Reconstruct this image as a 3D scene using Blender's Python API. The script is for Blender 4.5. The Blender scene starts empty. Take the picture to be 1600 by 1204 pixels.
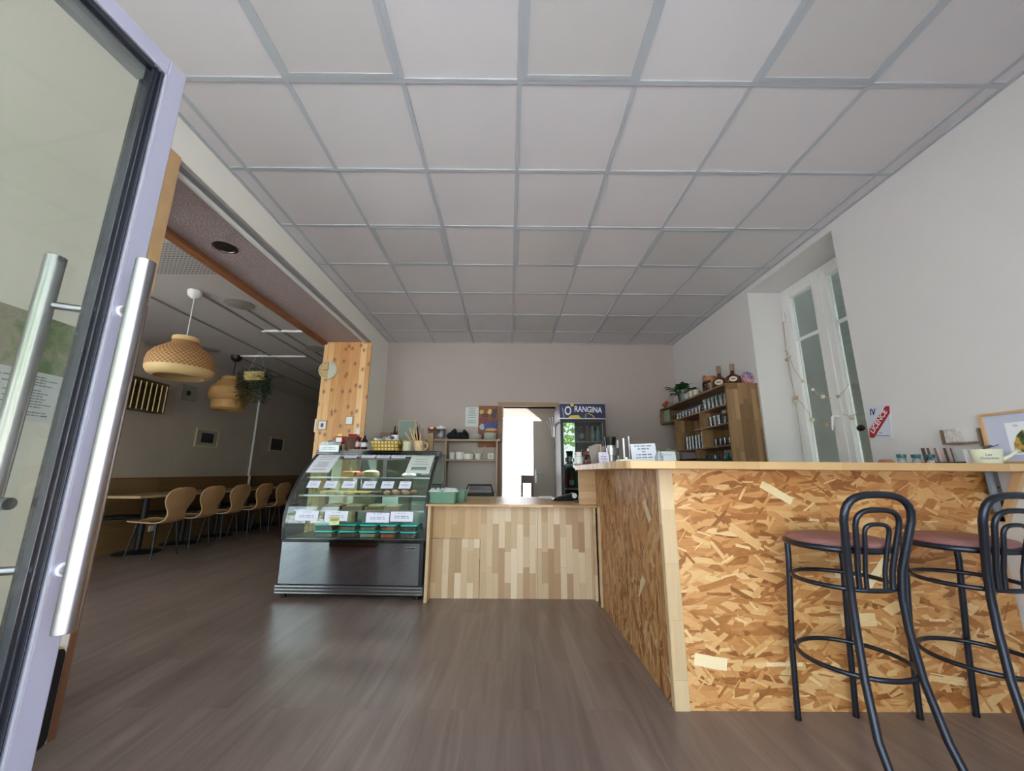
import bpy, bmesh, math, random
from math import pi, sin, cos, radians as R
from mathutils import Vector, Matrix
random.seed(7)
SC = bpy.context.scene
COL = SC.collection

# ---------------------------------------------------------------- camera, world, sun, exposure
cam_d = bpy.data.cameras.new('camera'); cam = bpy.data.objects.new('camera', cam_d); COL.objects.link(cam)
F_PX, PITCH, YAW, ROLL = 600.6557, .2077, .0016, .0077
cam_d.sensor_fit = 'HORIZONTAL'; cam_d.sensor_width = 36.0; cam_d.lens = F_PX / 1600 * 36
cam_d.shift_x = (800 - 796.4288) / 1600; cam_d.shift_y = (610.1809 - 602) / 1600
cam_d.clip_start = .02; cam_d.clip_end = 200
fw = Vector((sin(YAW) * cos(PITCH), cos(YAW) * cos(PITCH), sin(PITCH)))
r0 = Vector((cos(YAW), -sin(YAW), 0)); u0 = r0.cross(fw)
rt = r0 * cos(ROLL) + u0 * sin(ROLL); up = rt.cross(fw)
cam.matrix_world = Matrix(((rt.x, up.x, -fw.x, 0), (rt.y, up.y, -fw.y, 0), (rt.z, up.z, -fw.z, 1.1), (0, 0, 0, 1)))
SC.camera = cam

w = bpy.data.worlds.new('world'); SC.world = w; w.use_nodes = True
nt = w.node_tree; nt.nodes.clear()
o_ = nt.nodes.new('ShaderNodeOutputWorld'); bg = nt.nodes.new('ShaderNodeBackground')
tc_ = nt.nodes.new('ShaderNodeTexCoord'); sp_ = nt.nodes.new('ShaderNodeSeparateXYZ'); rp_ = nt.nodes.new('ShaderNodeValToRGB')
nt.links.new(tc_.outputs['Generated'], sp_.inputs[0]); nt.links.new(sp_.outputs[2], rp_.inputs[0])
rp_.color_ramp.elements[0].position = 0.0; rp_.color_ramp.elements[0].color = (.95, .95, .97, 1)
rp_.color_ramp.elements[1].position = .7; rp_.color_ramp.elements[1].color = (.62, .76, 1, 1)
nt.links.new(rp_.outputs[0], bg.inputs[0]); bg.inputs[1].default_value = 4.5
nt.links.new(bg.outputs[0], o_.inputs[0])
sun_d = bpy.data.lights.new('sun', 'SUN'); sun_d.energy = 36; sun_d.angle = R(1.5); sun_d.color = (1, .97, .95)
sun = bpy.data.objects.new('sun', sun_d); COL.objects.link(sun)
sun.rotation_euler = (R(-34), R(10), 0)      # high sun from behind the building, it lights the street in front
SC.view_settings.view_transform = 'Standard'; SC.view_settings.look = 'None'
SC.view_settings.gamma = 1; SC.view_settings.use_curve_mapping = False
SC.view_settings.exposure = 0.56
SC.cycles.max_bounces = 10; SC.cycles.diffuse_bounces = 6; SC.cycles.glossy_bounces = 4
SC.cycles.transmission_bounces = 8; SC.cycles.transparent_max_bounces = 16
SC.cycles.use_denoising = True; SC.cycles.caustics_refractive = False

# ---------------------------------------------------------------- colour and material helpers
def lin(c):
    f = lambda v: (v / 12.92 if v <= .04045 else ((v + .055) / 1.055) ** 2.4)
    return tuple(f(x / 255) for x in c[:3]) + (1,)

class NT:
    def __init__(s, name):
        s.m = bpy.data.materials.new(name); s.m.use_nodes = True; s.t = s.m.node_tree
        s.b = s.t.nodes['Principled BSDF']; s.out = s.t.nodes['Material Output']
    def n(s, kind, ins=None, **kw):
        x = s.t.nodes.new('ShaderNode' + kind)
        for k, v in kw.items(): setattr(x, k, v)
        for k, v in (ins or {}).items():
            if isinstance(v, bpy.types.NodeSocket): s.t.links.new(v, x.inputs[k])
            else: x.inputs[k].default_value = v
        return x
    def math(s, op, a, b=0, c=0): return s.n('Math', {0: a, 1: b, 2: c}, operation=op).outputs[0]
    def vm(s, op, a, b=(0, 0, 0)): return s.n('VectorMath', {0: a, 1: b}, operation=op).outputs[0]
    def coord(s, axes='XY', kind='Object'):
        c = s.n('TexCoord').outputs[kind]
        if axes is None: return c
        sp = s.n('SeparateXYZ', {0: c}); d = {'X': 0, 'Y': 1, 'Z': 2}
        return s.n('CombineXYZ', {0: sp.outputs[d[axes[0]]], 1: sp.outputs[d[axes[1]]], 2: sp.outputs[d[[q for q in 'XYZ' if q not in axes][0]]]}).outputs[0]
    def ramp(s, fac, stops, mode='LINEAR'):
        r = s.n('ValToRGB', {0: fac}); e = r.color_ramp.elements; r.color_ramp.interpolation = mode
        while len(e) < len(stops): e.new(.5)
        for q, (p, c) in zip(e, stops): q.position = p; q.color = lin(c) if len(c) == 3 else c
        return r.outputs[0]
    def mix(s, fac, a, b, mode='MIX'):
        x = s.n('Mix', data_type='RGBA', blend_type=mode)
        for i, v in ((0, fac), (6, a), (7, b)):
            if isinstance(v, bpy.types.NodeSocket): s.t.links.new(v, x.inputs[i])
            else: x.inputs[i].default_value = v
        return x.outputs[2]
    def bump(s, h, strength=.3, dist=.01):
        b = s.n('Bump', {'Height': h, 'Strength': strength, 'Distance': dist})
        s.t.links.new(b.outputs[0], s.b.inputs['Normal'])
    def set(s, **kw):
        for k, v in kw.items():
            i = s.b.inputs[k.replace('_', ' ')]
            if isinstance(v, bpy.types.NodeSocket): s.t.links.new(v, i)
            else: i.default_value = v
        return s

def simple(name, col, rough=.5, metal=0, coat=0, bump=None, var=None, spec=.5, trans=0, alpha=1, emit=0):
    q = NT(name); base = lin(col)
    if var:
        c = q.coord(None); nz = q.n('TexNoise', {'Vector': c, 'Scale': var[0], 'Detail': 4}).outputs[0]
        base = q.mix(nz, lin([max(0, x - var[1]) for x in col]), lin([min(255, x + var[1]) for x in col]))
    q.set(Base_Color=base, Roughness=rough, Metallic=metal, Coat_Weight=coat, Specular_IOR_Level=spec, Transmission_Weight=trans, Alpha=alpha)
    if emit: q.set(Emission_Color=lin(col), Emission_Strength=emit)
    if bump:
        nz = q.n('TexNoise', {'Vector': q.coord(None), 'Scale': bump[0], 'Detail': 5}).outputs[0]; q.bump(nz, bump[1], bump[2] if len(bump) > 2 else .01)
    return q.m

def thin_glass(name, tint=(235, 245, 240), ior=1.5, rough=0.0, extra=0.0, tr=1):
    """a sheet of glass: clear with a mirror-like share that grows at a slant"""
    q = NT(name); t = q.n('BsdfTransparent', {0: lin(tint)}); g = q.n('BsdfGlossy', {'Roughness': rough, 'Color': (1, 1, 1, 1)})
    ge = q.n('NewGeometry'); cs = q.math('ABSOLUTE', q.n('VectorMath', {0: ge.outputs['Normal'], 1: ge.outputs['Incoming']}, operation='DOT_PRODUCT').outputs['Value'])
    f0 = ((ior - 1) / (ior + 1)) ** 2
    f = q.math('MINIMUM', q.math('MULTIPLY_ADD', q.math('POWER', q.math('SUBTRACT', 1, cs), 5), 1 - f0, f0 + extra), 1.0)
    mx = q.n('MixShader', {0: f, 1: t.outputs[0], 2: g.outputs[0]}); q.t.links.new(mx.outputs[0], q.out.inputs[0])
    return q.m

def staves(name, axes, wid, ln, stops, rough=.45, grain=.25, off=.5, mortar=.0006, gap=(120, 90, 62), coat=0):
    """finger-jointed solid wood board: narrow staves of differing tone; axes = (along the grain, across)"""
    q = NT(name); c = q.coord(axes)
    wob = q.n('TexNoise', {'Vector': c, 'Scale': 1.3, 'Detail': 1}).outputs[1]
    br = q.n('TexBrick', {'Vector': c, 'Color1': (0, 0, 0, 1), 'Color2': (1, 1, 1, 1), 'Mortar': (.5, .5, .5, 1), 'Scale': 1, 'Mortar Size': mortar, 'Mortar Smooth': .1, 'Bias': 0, 'Brick Width': ln, 'Row Height': wid}, offset=off, offset_frequency=2, squash=.62, squash_frequency=3)
    tone = q.n('SeparateColor', {0: br.outputs[0]}).outputs[0]
    col = q.ramp(tone, stops)
    shift = q.vm('ADD', q.vm('MULTIPLY', c, (3.2, 45, 3)), q.n('CombineXYZ', {0: q.math('MULTIPLY', tone, 37), 1: q.math('MULTIPLY', tone, 91)}).outputs[0])
    gr = q.n('TexNoise', {'Vector': shift, 'Scale': 1, 'Detail': 5, 'Roughness': .65, 'Distortion': 1.2}).outputs[0]
    gf = q.math('MULTIPLY_ADD', gr, grain * 2, 1 - grain)
    gv = q.n('CombineColor', {0: gf, 1: gf, 2: gf}).outputs[0]
    col = q.mix(1, col, gv, 'MULTIPLY')
    col = q.mix(q.math('MULTIPLY', br.outputs[1], .6), col, lin(gap))
    q.set(Base_Color=col, Roughness=rough, Coat_Weight=coat); q.bump(gr, .08, .004)
    return q.m

def planks(name, axes, wid, ln, stops, rough=.4, grain=.3, streak=(1.1, 16), knots=0, mortar=.001, gap=(60, 52, 50), rough_var=0, tonew=.35, gapw=.55):
    q = NT(name); c = q.coord(axes)
    br = q.n('TexBrick', {'Vector': c, 'Color1': (0, 0, 0, 1), 'Color2': (1, 1, 1, 1), 'Mortar': (.5, .5, .5, 1), 'Scale': 1, 'Mortar Size': mortar, 'Mortar Smooth': .2, 'Bias': 0, 'Brick Width': ln, 'Row Height': wid}, offset=.37, offset_frequency=2)
    tone = q.n('SeparateColor', {0: br.outputs[0]}).outputs[0]
    off = q.n('CombineXYZ', {0: q.math('MULTIPLY', tone, 53), 1: q.math('MULTIPLY', tone, 17)}).outputs[0]
    v1 = q.vm('ADD', q.vm('MULTIPLY', c, (streak[0], streak[1], 1)), off)
    big = q.n('TexNoise', {'Vector': v1, 'Scale': 1, 'Detail': 3, 'Roughness': .55, 'Distortion': 1.6}).outputs[0]
    v2 = q.vm('ADD', q.vm('MULTIPLY', c, (streak[0] * 3, streak[1] * 7, 1)), off)
    fine = q.n('TexNoise', {'Vector': v2, 'Scale': 1, 'Detail': 4, 'Roughness': .6, 'Distortion': .6}).outputs[0]
    t = q.math('ADD', q.math('MULTIPLY', big, 1 - tonew), q.math('MULTIPLY', tone, tonew))
    col = q.ramp(t, stops)
    gf = q.math('MULTIPLY_ADD', fine, grain * 2, 1 - grain)
    col = q.mix(1, col, q.n('CombineColor', {0: gf, 1: gf, 2: gf}).outputs[0], 'MULTIPLY')
    col = q.mix(q.math('MULTIPLY', br.outputs[1], gapw), col, lin(gap))
    if knots:
        vo = q.n('TexVoronoi', {'Vector': q.vm('ADD', q.vm('MULTIPLY', c, (1, 1.35, 0)), (0.3, 0.1, 0)), 'Scale': knots, 'Randomness': 1}, voronoi_dimensions='2D')
        k = q.math('LESS_THAN', vo.outputs[0], .11)
        col = q.mix(q.math('MULTIPLY', k, .55), col, lin((96, 52, 24)))
        k2 = q.n('MapRange', {0: vo.outputs[0], 1: .08, 2: .26, 3: .4, 4: 0}).outputs[0]
        col = q.mix(k2, col, lin((140, 86, 44)))
    q.set(Base_Color=col, Roughness=rough); q.bump(fine, .06, .003)
    return q.m

def osb(name, axes, spread=.9, dark=0, seed=0):
    """oriented strand board: layers of straight flakes at differing angles over a ground of chips"""
    q = NT(name); c0 = q.vm('MULTIPLY', q.coord(axes), (1, 1, 0))
    wob = q.vm('MULTIPLY', q.vm('SUBTRACT', q.n('TexNoise', {'Vector': c0, 'Scale': 9, 'Detail': 2}).outputs[1], (.5, .5, .5)), (.012, .012, 0))
    c = q.vm('ADD', c0, wob)
    stops = [(0, (140, 86, 42)), (.16, (172, 112, 58)), (.38, (200, 142, 84)), (.62, (214, 164, 106)), (.85, (228, 192, 138)), (1, (242, 220, 178))]
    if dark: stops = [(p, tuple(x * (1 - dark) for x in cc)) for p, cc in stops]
    base = q.n('TexVoronoi', {'Vector': q.vm('MULTIPLY', c, (9, 34, 0)), 'Scale': 1}, voronoi_dimensions='2D')
    tone = q.n('SeparateColor', {0: base.outputs[1]}).outputs[0]
    tone = q.math('MULTIPLY_ADD', tone, .75, .02)
    ang_g = None
    for k, (sc, L, W, keep, lift) in enumerate([(9, .075, .016, .9, 0), (7.5, .09, .02, .85, .03), (11, .06, .010, .85, .0), (6, .085, .026, .6, .1), (15, .042, .006, .8, .12), (5, .07, .022, .3, .3)]):
        off = (k * 3.71 + seed, k * 1.93 - seed, 0)
        cc = q.vm('ADD', c, off)
        vo = q.n('TexVoronoi', {'Vector': cc, 'Scale': sc, 'Randomness': 1}, voronoi_dimensions='2D')
        sp = q.n('SeparateColor', {0: vo.outputs[1]})
        ang = q.math('MULTIPLY', q.math('POWER', q.math('ABSOLUTE', q.math('MULTIPLY_ADD', sp.outputs[0], 2, -1)), 1.6), spread)
        ang = q.math('MULTIPLY', ang, q.math('SIGN', q.math('SUBTRACT', sp.outputs[0], .5)))
        d = q.vm('SUBTRACT', cc, vo.outputs[2])
        rot = q.n('VectorRotate', {'Vector': d, 'Angle': ang}, rotation_type='Z_AXIS').outputs[0]
        s3 = q.n('SeparateXYZ', {0: rot})
        mx = q.math('LESS_THAN', q.math('ABSOLUTE', s3.outputs[0]), L * 1.25)
        my = q.math('LESS_THAN', q.math('ABSOLUTE', s3.outputs[1]), q.math('MULTIPLY_ADD', sp.outputs[2], W * 1.0, W * .35))
        mk = q.math('MULTIPLY', q.math('MULTIPLY', mx, my), q.math('LESS_THAN', sp.outputs[1], keep))
        gr = q.n('TexNoise', {'Vector': q.vm('ADD', q.vm('MULTIPLY', rot, (9, 170, 0)), off), 'Scale': 1, 'Detail': 3}).outputs[0]
        t2 = q.math('ADD', q.math('MULTIPLY_ADD', sp.outputs[1], .78 / keep, lift), q.math('MULTIPLY_ADD', gr, .34, -.17))
        mixn = q.n('Mix', data_type='FLOAT'); 
        for i, v in ((0, mk), (2, tone), (3, t2)): q.t.links.new(v, mixn.inputs[i])
        tone = mixn.outputs[0]
    fine = q.n('TexNoise', {'Vector': q.vm('MULTIPLY', c0, (30, 90, 0)), 'Scale': 1, 'Detail': 5}).outputs[0]
    big = q.n('TexNoise', {'Vector': c0, 'Scale': 2.2, 'Detail': 2}).outputs[0]
    t = q.math('ADD', tone, q.math('ADD', q.math('MULTIPLY_ADD', fine, .22, -.11), q.math('MULTIPLY_ADD', big, .25, -.125)))
    q.set(Base_Color=q.ramp(t, stops), Roughness=.5); q.bump(tone, .25, .002)
    return q.m

def paper(name, col=(236, 238, 242), ink=(110, 112, 120), rows=14, kind='Generated', axes='XZ', cols=3.3, margin=.12, fill=.55):
    """a sheet with rows of print too small to read"""
    q = NT(name); c = q.coord(axes, kind); s = q.n('SeparateXYZ', {0: c})
    r = q.math('MULTIPLY', s.outputs[1], rows); row = q.math('FLOOR', r); fr = q.math('FRACT', r)
    wn = q.n('TexWhiteNoise', {'W': row}, noise_dimensions='1D'); half = q.math('MULTIPLY_ADD', wn.outputs[0], .30, .06)
    inx = q.math('LESS_THAN', q.math('ABSOLUTE', q.math('SUBTRACT', s.outputs[0], .5)), half)
    iny = q.math('LESS_THAN', fr, .42)
    wd = q.n('TexNoise', {'Vector': q.vm('MULTIPLY', c, (rows * cols, 0.1, 0)), 'Scale': 1, 'Detail': 0}).outputs[0]
    words = q.math('GREATER_THAN', wd, .42)
    on = q.math('GREATER_THAN', wn.outputs[0], 1 - fill)
    edge = q.math('MULTIPLY', q.math('GREATER_THAN', s.outputs[1], margin), q.math('LESS_THAN', s.outputs[1], 1 - margin))
    m = q.math('MULTIPLY', q.math('MULTIPLY', inx, iny), q.math('MULTIPLY', q.math('MULTIPLY', words, on), edge))
    q.set(Base_Color=q.mix(q.math('MULTIPLY', m, .8), lin(col), lin(ink)), Roughness=.55)
    return q.m

def weave(name, c1=(196, 150, 96), c2=(120, 78, 40), nu=90, nv=30, rough=.6, holes=False):
    q = NT(name); uv = q.n('TexCoord').outputs['UV']
    v = q.vm('MULTIPLY', uv, (nu, nv, 0))
    ck = q.n('TexChecker', {'Vector': v, 'Color1': (1, 1, 1, 1), 'Color2': (0, 0, 0, 1), 'Scale': 1}).outputs[1]
    nz = q.n('TexNoise', {'Vector': v, 'Scale': .6, 'Detail': 2}).outputs[0]
    s = q.n('SeparateXYZ', {0: v}); fx = q.math('ABSOLUTE', q.math('SUBTRACT', q.math('FRACT', s.outputs[0]), .5)); fy = q.math('ABSOLUTE', q.math('SUBTRACT', q.math('FRACT', s.outputs[1]), .5))
    h = q.math('MULTIPLY', q.math('SUBTRACT', .5, fx), q.math('SUBTRACT', .5, fy))
    fac = q.math('MULTIPLY_ADD', ck, .6, q.math('MULTIPLY', nz, .4))
    q.set(Base_Color=q.mix(fac, lin(c2), lin(c1)), Roughness=rough); q.bump(h, .6, .004)
    return q.m

# ---------------------------------------------------------------- mesh builder
def wm(o):
    m = Matrix.Identity(4)
    while o: m = o.matrix_basis @ m; o = o.parent
    return m

class M:
    def __init__(s): s.v = []; s.f = []; s.uv = {}
    def add(s, vs, fs):
        b = len(s.v); s.v += [tuple(p) for p in vs]; s.f += [tuple(i + b for i in f) for f in fs]; return b
    def box(s, x0, x1, y0, y1, z0, z1, T=None):
        if x1 < x0: x0, x1 = x1, x0
        if y1 < y0: y0, y1 = y1, y0
        if z1 < z0: z0, z1 = z1, z0
        vs = [Vector((x, y, z)) for z in (z0, z1) for y in (y0, y1) for x in (x0, x1)]
        if T: vs = [T @ p for p in vs]
        s.add(vs, [(0, 2, 3, 1), (4, 5, 7, 6), (0, 1, 5, 4), (2, 6, 7, 3), (0, 4, 6, 2), (1, 3, 7, 5)]); return s
    def prism(s, poly, a0, a1, axis='Z', T=None):
        """poly in the plane normal to axis: Z (x,y), Y (x,z), X (y,z)"""
        def P(p, a): return Vector((p[0], p[1], a)) if axis == 'Z' else Vector((p[0], a, p[1])) if axis == 'Y' else Vector((a, p[0], p[1]))
        n = len(poly); vs = [P(p, a0) for p in poly] + [P(p, a1) for p in poly]
        if T: vs = [T @ p for p in vs]
        s.add(vs, [tuple(range(n))[::-1], tuple(range(n, 2 * n))] + [(i, (i + 1) % n, n + (i + 1) % n, n + i) for i in range(n)]); return s
    def lathe(s, prof, c=(0, 0, 0), n=24, T=None, cap=True):
        b = len(s.v); fs = []; m = len(prof)
        for r, z in prof:
            for k in range(n):
                a = 2 * pi * k / n; p = Vector((c[0] + r * cos(a), c[1] + r * sin(a), c[2] + z)); s.v.append(tuple(T @ p if T else p))
        for j in range(m - 1):
            for k in range(n):
                k2 = (k + 1) % n; f = (b + j * n + k, b + j * n + k2, b + (j + 1) * n + k2, b + (j + 1) * n + k)
                s.uv[len(s.f)] = ((k / n, j / (m - 1)), ((k + 1) / n, j / (m - 1)), ((k + 1) / n, (j + 1) / (m - 1)), (k / n, (j + 1) / (m - 1))); s.f.append(f)
        if cap:
            if prof[0][0] > 1e-5: s.f.append(tuple(b + k for k in range(n))[::-1])
            if prof[-1][0] > 1e-5: s.f.append(tuple(b + (m - 1) * n + k for k in range(n)))
        return s
    def tube(s, pts, r, n=10, closed=False, cap=True):
        pts = [Vector(p) for p in pts]; N = len(pts); rs = r if isinstance(r, (list, tuple)) else [r] * N
        tg = []
        for i in range(N):
            a = pts[(i - 1) % N] if (closed or i > 0) else pts[i]; c = pts[(i + 1) % N] if (closed or i < N - 1) else pts[i]
            tg.append((c - a).normalized() if (c - a).length > 1e-9 else Vector((0, 0, 1)))
        nr = tg[0].orthogonal().normalized(); b = len(s.v)
        for i in range(N):
            nr = (nr - tg[i] * nr.dot(tg[i])); nr = nr.normalized() if nr.length > 1e-6 else tg[i].orthogonal().normalized(); bn = tg[i].cross(nr)
            for k in range(n):
                a = 2 * pi * k / n; s.v.append(tuple(pts[i] + (nr * cos(a) + bn * sin(a)) * rs[i]))
        for i in range(N if closed else N - 1):
            j = (i + 1) % N; sh = 0
            if closed and j == 0:
                best = 1e9
                for q in range(n):
                    dd = (Vector(s.v[b + i * n]) - Vector(s.v[b + q])).length
                    if dd < best: best = dd; sh = q
            for k in range(n):
                k2 = (k + 1) % n; s.f.append((b + i * n + k, b + i * n + k2, b + j * n + (k2 + sh) % n, b + j * n + (k + sh) % n))
        if cap and not closed: s.f.append(tuple(b + k for k in range(n))[::-1]); s.f.append(tuple(b + (N - 1) * n + k for k in range(n)))
        return s
    def cyl(s, p0, p1, r0, r1=None, n=20): return s.tube([p0, p1], [r0, r0 if r1 is None else r1], n)
    def ball(s, c, r, n=14, m=8, sq=(1, 1, 1), T=None):
        prof = [(max(1e-4, r * sin(pi * j / m)), -r * cos(pi * j / m)) for j in range(m + 1)]
        b = len(s.v); s.lathe(prof, (0, 0, 0), n, None, False)
        for i in range(b, len(s.v)):
            p = Vector(s.v[i]); p = Vector((p.x * sq[0], p.y * sq[1], p.z * sq[2]))
            if T: p = T @ p
            s.v[i] = tuple(p + Vector(c))
        return s
    def sheet(s, rows, th=.002):
        """rows of points (a grid), given a small thickness"""
        n = len(rows[0]); m = len(rows); b = len(s.v); P = [[Vector(p) for p in r] for r in rows]; off = []
        for i in range(m):
            for j in range(n):
                du = P[i][min(j + 1, n - 1)] - P[i][max(j - 1, 0)]; dv = P[min(i + 1, m - 1)][j] - P[max(i - 1, 0)][j]
                off.append(du.cross(dv).normalized() * th)
        for i in range(m):
            for j in range(n): s.v.append(tuple(P[i][j]))
        for i in range(m):
            for j in range(n): s.v.append(tuple(P[i][j] + off[i * n + j]))
        N = m * n
        for i in range(m - 1):
            for j in range(n - 1):
                a = b + i * n + j; u0_, u1_ = j / (n - 1), (j + 1) / (n - 1); v0_, v1_ = i / (m - 1), (i + 1) / (m - 1)
                s.uv[len(s.f)] = ((u0_, v0_), (u0_, v1_), (u1_, v1_), (u1_, v0_)); s.f.append((a, a + n, a + n + 1, a + 1))
                s.uv[len(s.f)] = ((u0_, v0_), (u1_, v0_), (u1_, v1_), (u0_, v1_)); s.f.append((a + N, a + 1 + N, a + n + 1 + N, a + n + N))
        rim = [i * n for i in range(m)] + [(m - 1) * n + j for j in range(1, n)] + [i * n + n - 1 for i in range(m - 2, -1, -1)] + [j for j in range(n - 2, 0, -1)]
        for q in range(len(rim)):
            a = rim[q]; c = rim[(q + 1) % len(rim)]; s.f.append((b + a, b + c, b + c + N, b + a + N))
        return s
    def build(s, name, mat, parent=None, smooth=False, bevel=0, world=False, seg=2):
        me = bpy.data.meshes.new(name); vs = s.v
        if world and parent is not None:
            inv = wm(parent).inverted(); vs = [inv @ Vector(p) for p in s.v]
        me.from_pydata([tuple(p) for p in vs], [], s.f)
        if s.uv:
            ul = me.uv_layers.new(name='UV')
            for p in me.polygons:
                u = s.uv.get(p.index)
                if u:
                    for li, c in zip(p.loop_indices, u): ul.data[li].uv = c
        bm = bmesh.new(); bm.from_mesh(me); bmesh.ops.recalc_face_normals(bm, faces=bm.faces); bm.to_mesh(me); bm.free()
        me.materials.append(mat); me.update()
        o = bpy.data.objects.new(name, me); COL.objects.link(o)
        if parent: o.parent = parent
        if smooth:
            for p in me.polygons: p.use_smooth = True
            try: me.set_sharp_from_angle(angle=R(40))
            except Exception: pass
        if bevel:
            bv = o.modifiers.new('bevel', 'BEVEL'); bv.width = bevel; bv.segments = seg; bv.limit_method = 'ANGLE'; bv.angle_limit = R(35)
        return o

def tag(o, label=None, cat=None, group=None, kind=None):
    if label: o['label'] = label
    if cat: o['category'] = cat
    if group: o['group'] = group
    if kind: o['kind'] = kind
    return o
def thing(name, label, cat, loc=(0, 0, 0), rz=0, group=None, rot=None):
    o = bpy.data.objects.new(name, None); COL.objects.link(o); o.location = loc; o.rotation_euler = rot if rot else (0, 0, rz)
    o.empty_display_size = .05
    return tag(o, label, cat, group)
def struct(name, m, mat, parent=None, **k):
    o = m.build(name, mat, parent, **k)
    if parent is None: o['kind'] = 'structure'
    return o
def copy_tree(o, parent=None):
    c = o.copy(); COL.objects.link(c); c.parent = parent
    for ch in list(o.children): copy_tree(ch, c)
    return c
def dup(src, loc, label, rz=None, scale=None, group=None):
    c = copy_tree(src); c.location = loc; c['label'] = label
    if rz is not None: c.rotation_euler = (0, 0, rz)
    if scale: c.scale = (scale,) * 3 if isinstance(scale, (int, float)) else scale
    if group: c['group'] = group
    return c
TEXTS = []
def text(name, body, size, loc, rot, mat, parent=None, ext=.0006, sx=1, align='CENTER', spacing=1, shear=0):
    cu = bpy.data.curves.new(name, 'FONT'); cu.body = body; cu.size = size; cu.extrude = ext; cu.align_x = align; cu.align_y = 'CENTER'
    cu.space_character = spacing; cu.shear = shear; cu.materials.append(mat)
    o = bpy.data.objects.new(name, cu); COL.objects.link(o); o.location = loc; o.rotation_euler = rot; o.scale = (sx, 1, 1)
    if parent: o.parent = parent
    TEXTS.append(o)
    return o
def rrect(x0, x1, y0, y1, r, n=5):
    P = []
    for cx, cy, a in ((x1 - r, y1 - r, 0), (x0 + r, y1 - r, 90), (x0 + r, y0 + r, 180), (x1 - r, y0 + r, 270)):
        for k in range(n + 1): P.append((cx + r * cos(R(a + 90 * k / n)), cy + r * sin(R(a + 90 * k / n))))
    return P

# ---------------------------------------------------------------- materials
XL, XR, YB, ZH, XP = -1.885, 2.55, 5.72, 3.06, -2.514
m_wall = simple('white wall paint', (216, 213, 212), .7, bump=(60, .06, .004))
m_cream = simple('cream wall paint', (242, 239, 230), .7, bump=(50, .06, .004))
m_taupe = simple('taupe wall paint', (180, 168, 162), .75, bump=(60, .06, .004))
m_plaster = simple('rough plaster', (188, 176, 162), .85, bump=(9, .25, .02), var=(2.5, 10))
m_soffit = simple('textured soffit plaster', (176, 160, 158), .6, bump=(75, 1.0, .02), var=(30, 14), spec=.6)
m_tile = simple('ceiling tile', (212, 207, 209), .85, bump=(90, .05, .003), var=(1.2, 3))
m_led = simple('light panel diffuser off', (204, 199, 199), .45, var=(2, 3))
m_grid = simple('ceiling grid metal', (180, 184, 190), .55)
m_dceil = simple('dining ceiling paint', (190, 184, 180), .8, bump=(20, .15, .01))
m_floor = planks('vinyl plank floor', 'YX', .185, 1.28, [(.2, (104, 86, 78)), (.42, (118, 101, 92)), (.58, (130, 112, 103)), (.8, (150, 132, 122))], rough=.33, grain=.09, streak=(.8, 9), tonew=.16, gapw=.3)
m_butcher = staves('pale butcher block front', 'ZX', .056, .42, [(0, (172, 138, 104)), (.25, (194, 164, 128)), (.55, (208, 182, 148)), (.8, (220, 198, 168)), (1, (228, 208, 182))], grain=.12)
m_top = staves('butcher block worktop', 'XY', .045, .4, [(0, (176, 138, 92)), (.4, (198, 160, 112)), (.8, (212, 176, 128)), (1, (222, 190, 146))], rough=.4, grain=.10)
m_shelfw = staves('oak shelf board', 'ZX', .045, .32, [(0, (112, 82, 50)), (.4, (132, 100, 66)), (.8, (150, 118, 82)), (1, (168, 136, 98))], grain=.14)
m_shelfy = staves('oak shelf board lengthwise', 'YX', .045, .4, [(0, (116, 88, 60)), (.5, (136, 106, 74)), (1, (156, 126, 92))], grain=.14)
m_osb = osb('strand board front', 'XZ', 1.1)
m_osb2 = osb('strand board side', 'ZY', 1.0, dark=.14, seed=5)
m_post = staves('pale corner post', 'ZX', .3, .42, [(0, (196, 168, 130)), (.5, (210, 184, 148)), (1, (222, 198, 164))], grain=.16)
m_pine = planks('knotty pine boards', 'ZX', .088, 9, [(.15, (196, 136, 78)), (.4, (216, 160, 102)), (.6, (230, 182, 126)), (.85, (240, 204, 154))], rough=.4, grain=.12, streak=(1.4, 16), knots=5.6, mortar=.003, gap=(150, 96, 54), tonew=.5)
m_trimw = simple('stained wood trim', (146, 94, 58), .45, var=(9, 14))
m_trimp = simple('pale wood trim', (206, 168, 124), .45, var=(9, 12))
m_doorw = simple('door frame wood', (160, 132, 104), .5, var=(9, 10))
m_dado = planks('wooden wall panelling', 'YZ', .32, 2.4, [(.2, (112, 84, 52)), (.5, (132, 102, 66)), (.9, (150, 120, 82))], rough=.5, grain=.2, streak=(.8, 12))
m_white = simple('white paint gloss', (232, 232, 230), .35)
m_white2 = simple('white plastic', (228, 228, 226), .4)
m_alu = simple('door aluminium', (178, 178, 200), .35, metal=.35)
m_alub = simple('bright aluminium bead', (225, 225, 240), .25, metal=.6)
m_gasket = simple('dark gasket', (30, 32, 40), .25, coat=.4)
m_steel = simple('brushed steel', (168, 165, 168), .30, metal=1)
m_steeld = simple('dull steel', (150, 154, 158), .38, metal=1)
m_chrome = simple('chrome', (215, 215, 218), .07, metal=1)
m_mirror = simple('mirror polished panel', (170, 174, 186), .02, metal=1)
m_black = simple('black plastic', (18, 18, 20), .35)
m_blackm = simple('black matt metal', (22, 23, 26), .5)
m_blackg = simple('black gloss', (12, 12, 16), .12, coat=.5)
m_dgrey = simple('dark grey metal', (72, 70, 74), .35, metal=.6)
m_stool = simple('gunmetal tube', (58, 62, 72), .30, metal=.75)
m_vinyl = simple('dusty pink vinyl', (148, 102, 98), .45, bump=(120, .15, .002), var=(6, 6))
m_glass = thin_glass('clear sheet glass', (242, 246, 244), extra=.012)
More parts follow.
